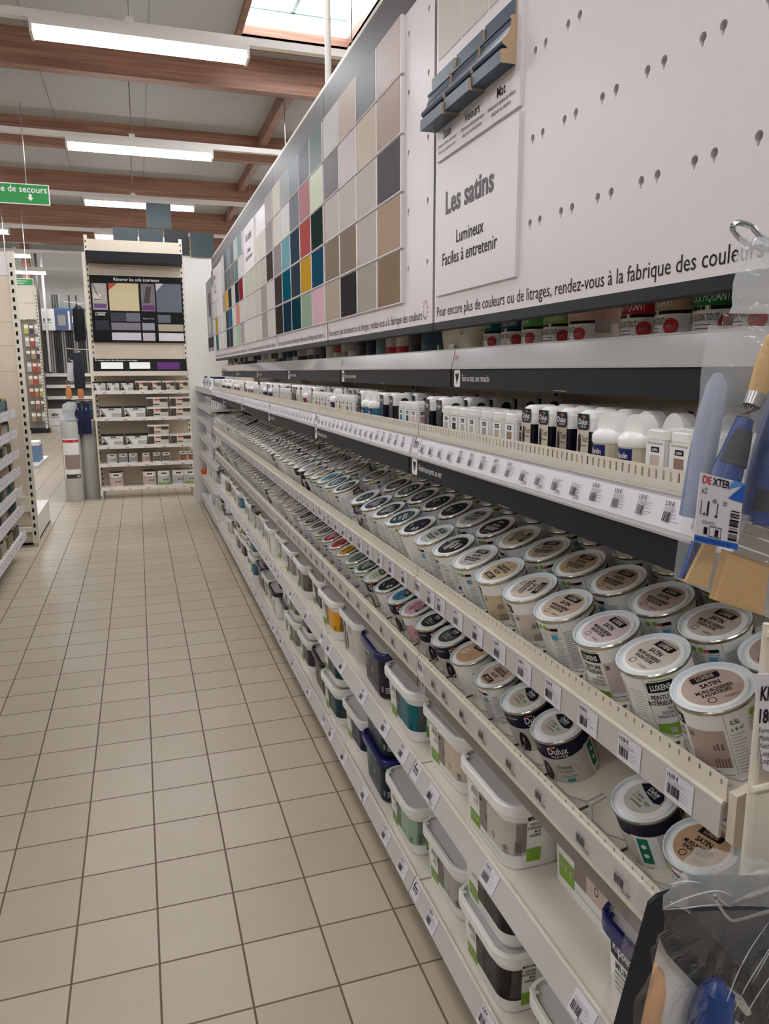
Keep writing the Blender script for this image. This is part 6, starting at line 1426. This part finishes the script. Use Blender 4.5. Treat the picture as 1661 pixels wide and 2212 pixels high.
# bag film: gathered over the hook
def bag(name, rows_, m, seed, y0_, parent):
    rn = random.Random(seed); b = MB(); n_ = 22; vs = []
    for (z_, xl, xr, amp) in rows_:
        for i in range(n_+1):
            u_ = i/n_; x_ = xl+(xr-xl)*u_
            vs.append(L6(x_, z_+0.006*math.sin(7*u_+seed)+rn.uniform(-0.001, 0.001), y0_+amp*(0.6*math.sin(26*u_+10*z_*7)+0.4*math.sin(47*u_-z_*60)+rn.uniform(-0.35, 0.35))))
    k_ = len(rows_)
    b.add(vs, [(j*(n_+1)+i, j*(n_+1)+i+1, (j+1)*(n_+1)+i+1, (j+1)*(n_+1)+i) for j in range(k_-1) for i in range(n_)], m)
    return b.build(name, parent, True)
grid6 = lambda cs, m, nx, nz, amp, seed, name, yoff: None
def fold_film(corners, m, nx, nz, amp, seed, name, yoff, ka=30.0, kb=18.0):
    rn = random.Random(seed); b = MB(); vs = []
    for j in range(nz+1):
        for i in range(nx+1):
            u_, v_ = i/nx, j/nz
            x_ = (corners[0][0]*(1-u_)+corners[1][0]*u_)*(1-v_)+(corners[3][0]*(1-u_)+corners[2][0]*u_)*v_
            z_ = (corners[0][1]*(1-u_)+corners[1][1]*u_)*(1-v_)+(corners[3][1]*(1-u_)+corners[2][1]*u_)*v_
            a_ = math.atan2(0.915-z_, x_-0.50+1e-6)   # folds fan out from the hook
            d_ = math.hypot(x_-0.50, z_-0.915)
            y_ = yoff+amp*min(1, d_*14)*(0.6*math.sin(ka*0.5*a_+seed)+0.4*math.sin(ka*a_+2*seed)+0.25*math.sin(kb*d_*6))+rn.uniform(-1, 1)*amp*0.15
            e_ = 0.0012*math.sin(37*v_+seed)+0.0008*math.sin(61*v_)
            vs.append(L6(x_+e_*(1 if i in (0, nx) else 0), z_+e_*(1 if j in (0, nz) else 0), y_))
    b.add(vs, [(j*(nx+1)+i, j*(nx+1)+i+1, (j+1)*(nx+1)+i+1, (j+1)*(nx+1)+i) for j in range(nz) for i in range(nx)], m)
    return b.build(name, TK, True)
fold_film([(0.452, 0.997), (0.600, 0.935), (0.640, 0.890), (0.420, 0.942)], film_mat('bag_neck_film', 0.34), 30, 14, 0.004, 4, 'bag_neck', -0.010)
fold_film([(0.420, 0.942), (0.640, 0.890), (0.66, 0.68), (0.350, 0.68)], film_mat('bag_clear_film', 0.03, rough=0.05), 46, 34, 0.0045, 6, 'bag_film', -0.016)
fold_film([(0.420, 0.942), (0.640, 0.940), (0.66, 0.68), (0.350, 0.68)], film_mat('bag_back_clear', 0.12), 16, 12, 0.002, 8, 'bag_back', 0.022)
CRM = mat('film_crease', (235, 238, 240), 0.08, alpha=0.5, noise=0, coat=1.0)  # highlights along the film folds, painted as pale translucent tubes
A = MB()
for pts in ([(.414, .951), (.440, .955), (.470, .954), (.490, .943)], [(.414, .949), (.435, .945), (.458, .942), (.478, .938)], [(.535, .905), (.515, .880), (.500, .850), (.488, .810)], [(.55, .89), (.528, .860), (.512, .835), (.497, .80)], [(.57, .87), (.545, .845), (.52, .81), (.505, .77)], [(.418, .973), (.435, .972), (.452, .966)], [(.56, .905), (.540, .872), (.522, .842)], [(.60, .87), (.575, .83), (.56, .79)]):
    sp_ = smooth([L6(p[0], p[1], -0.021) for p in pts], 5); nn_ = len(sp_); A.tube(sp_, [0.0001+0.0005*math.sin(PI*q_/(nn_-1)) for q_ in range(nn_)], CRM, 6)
A.build('crease_highlights', TK, True)
# drop unused placeholder objects, none are left in the scene
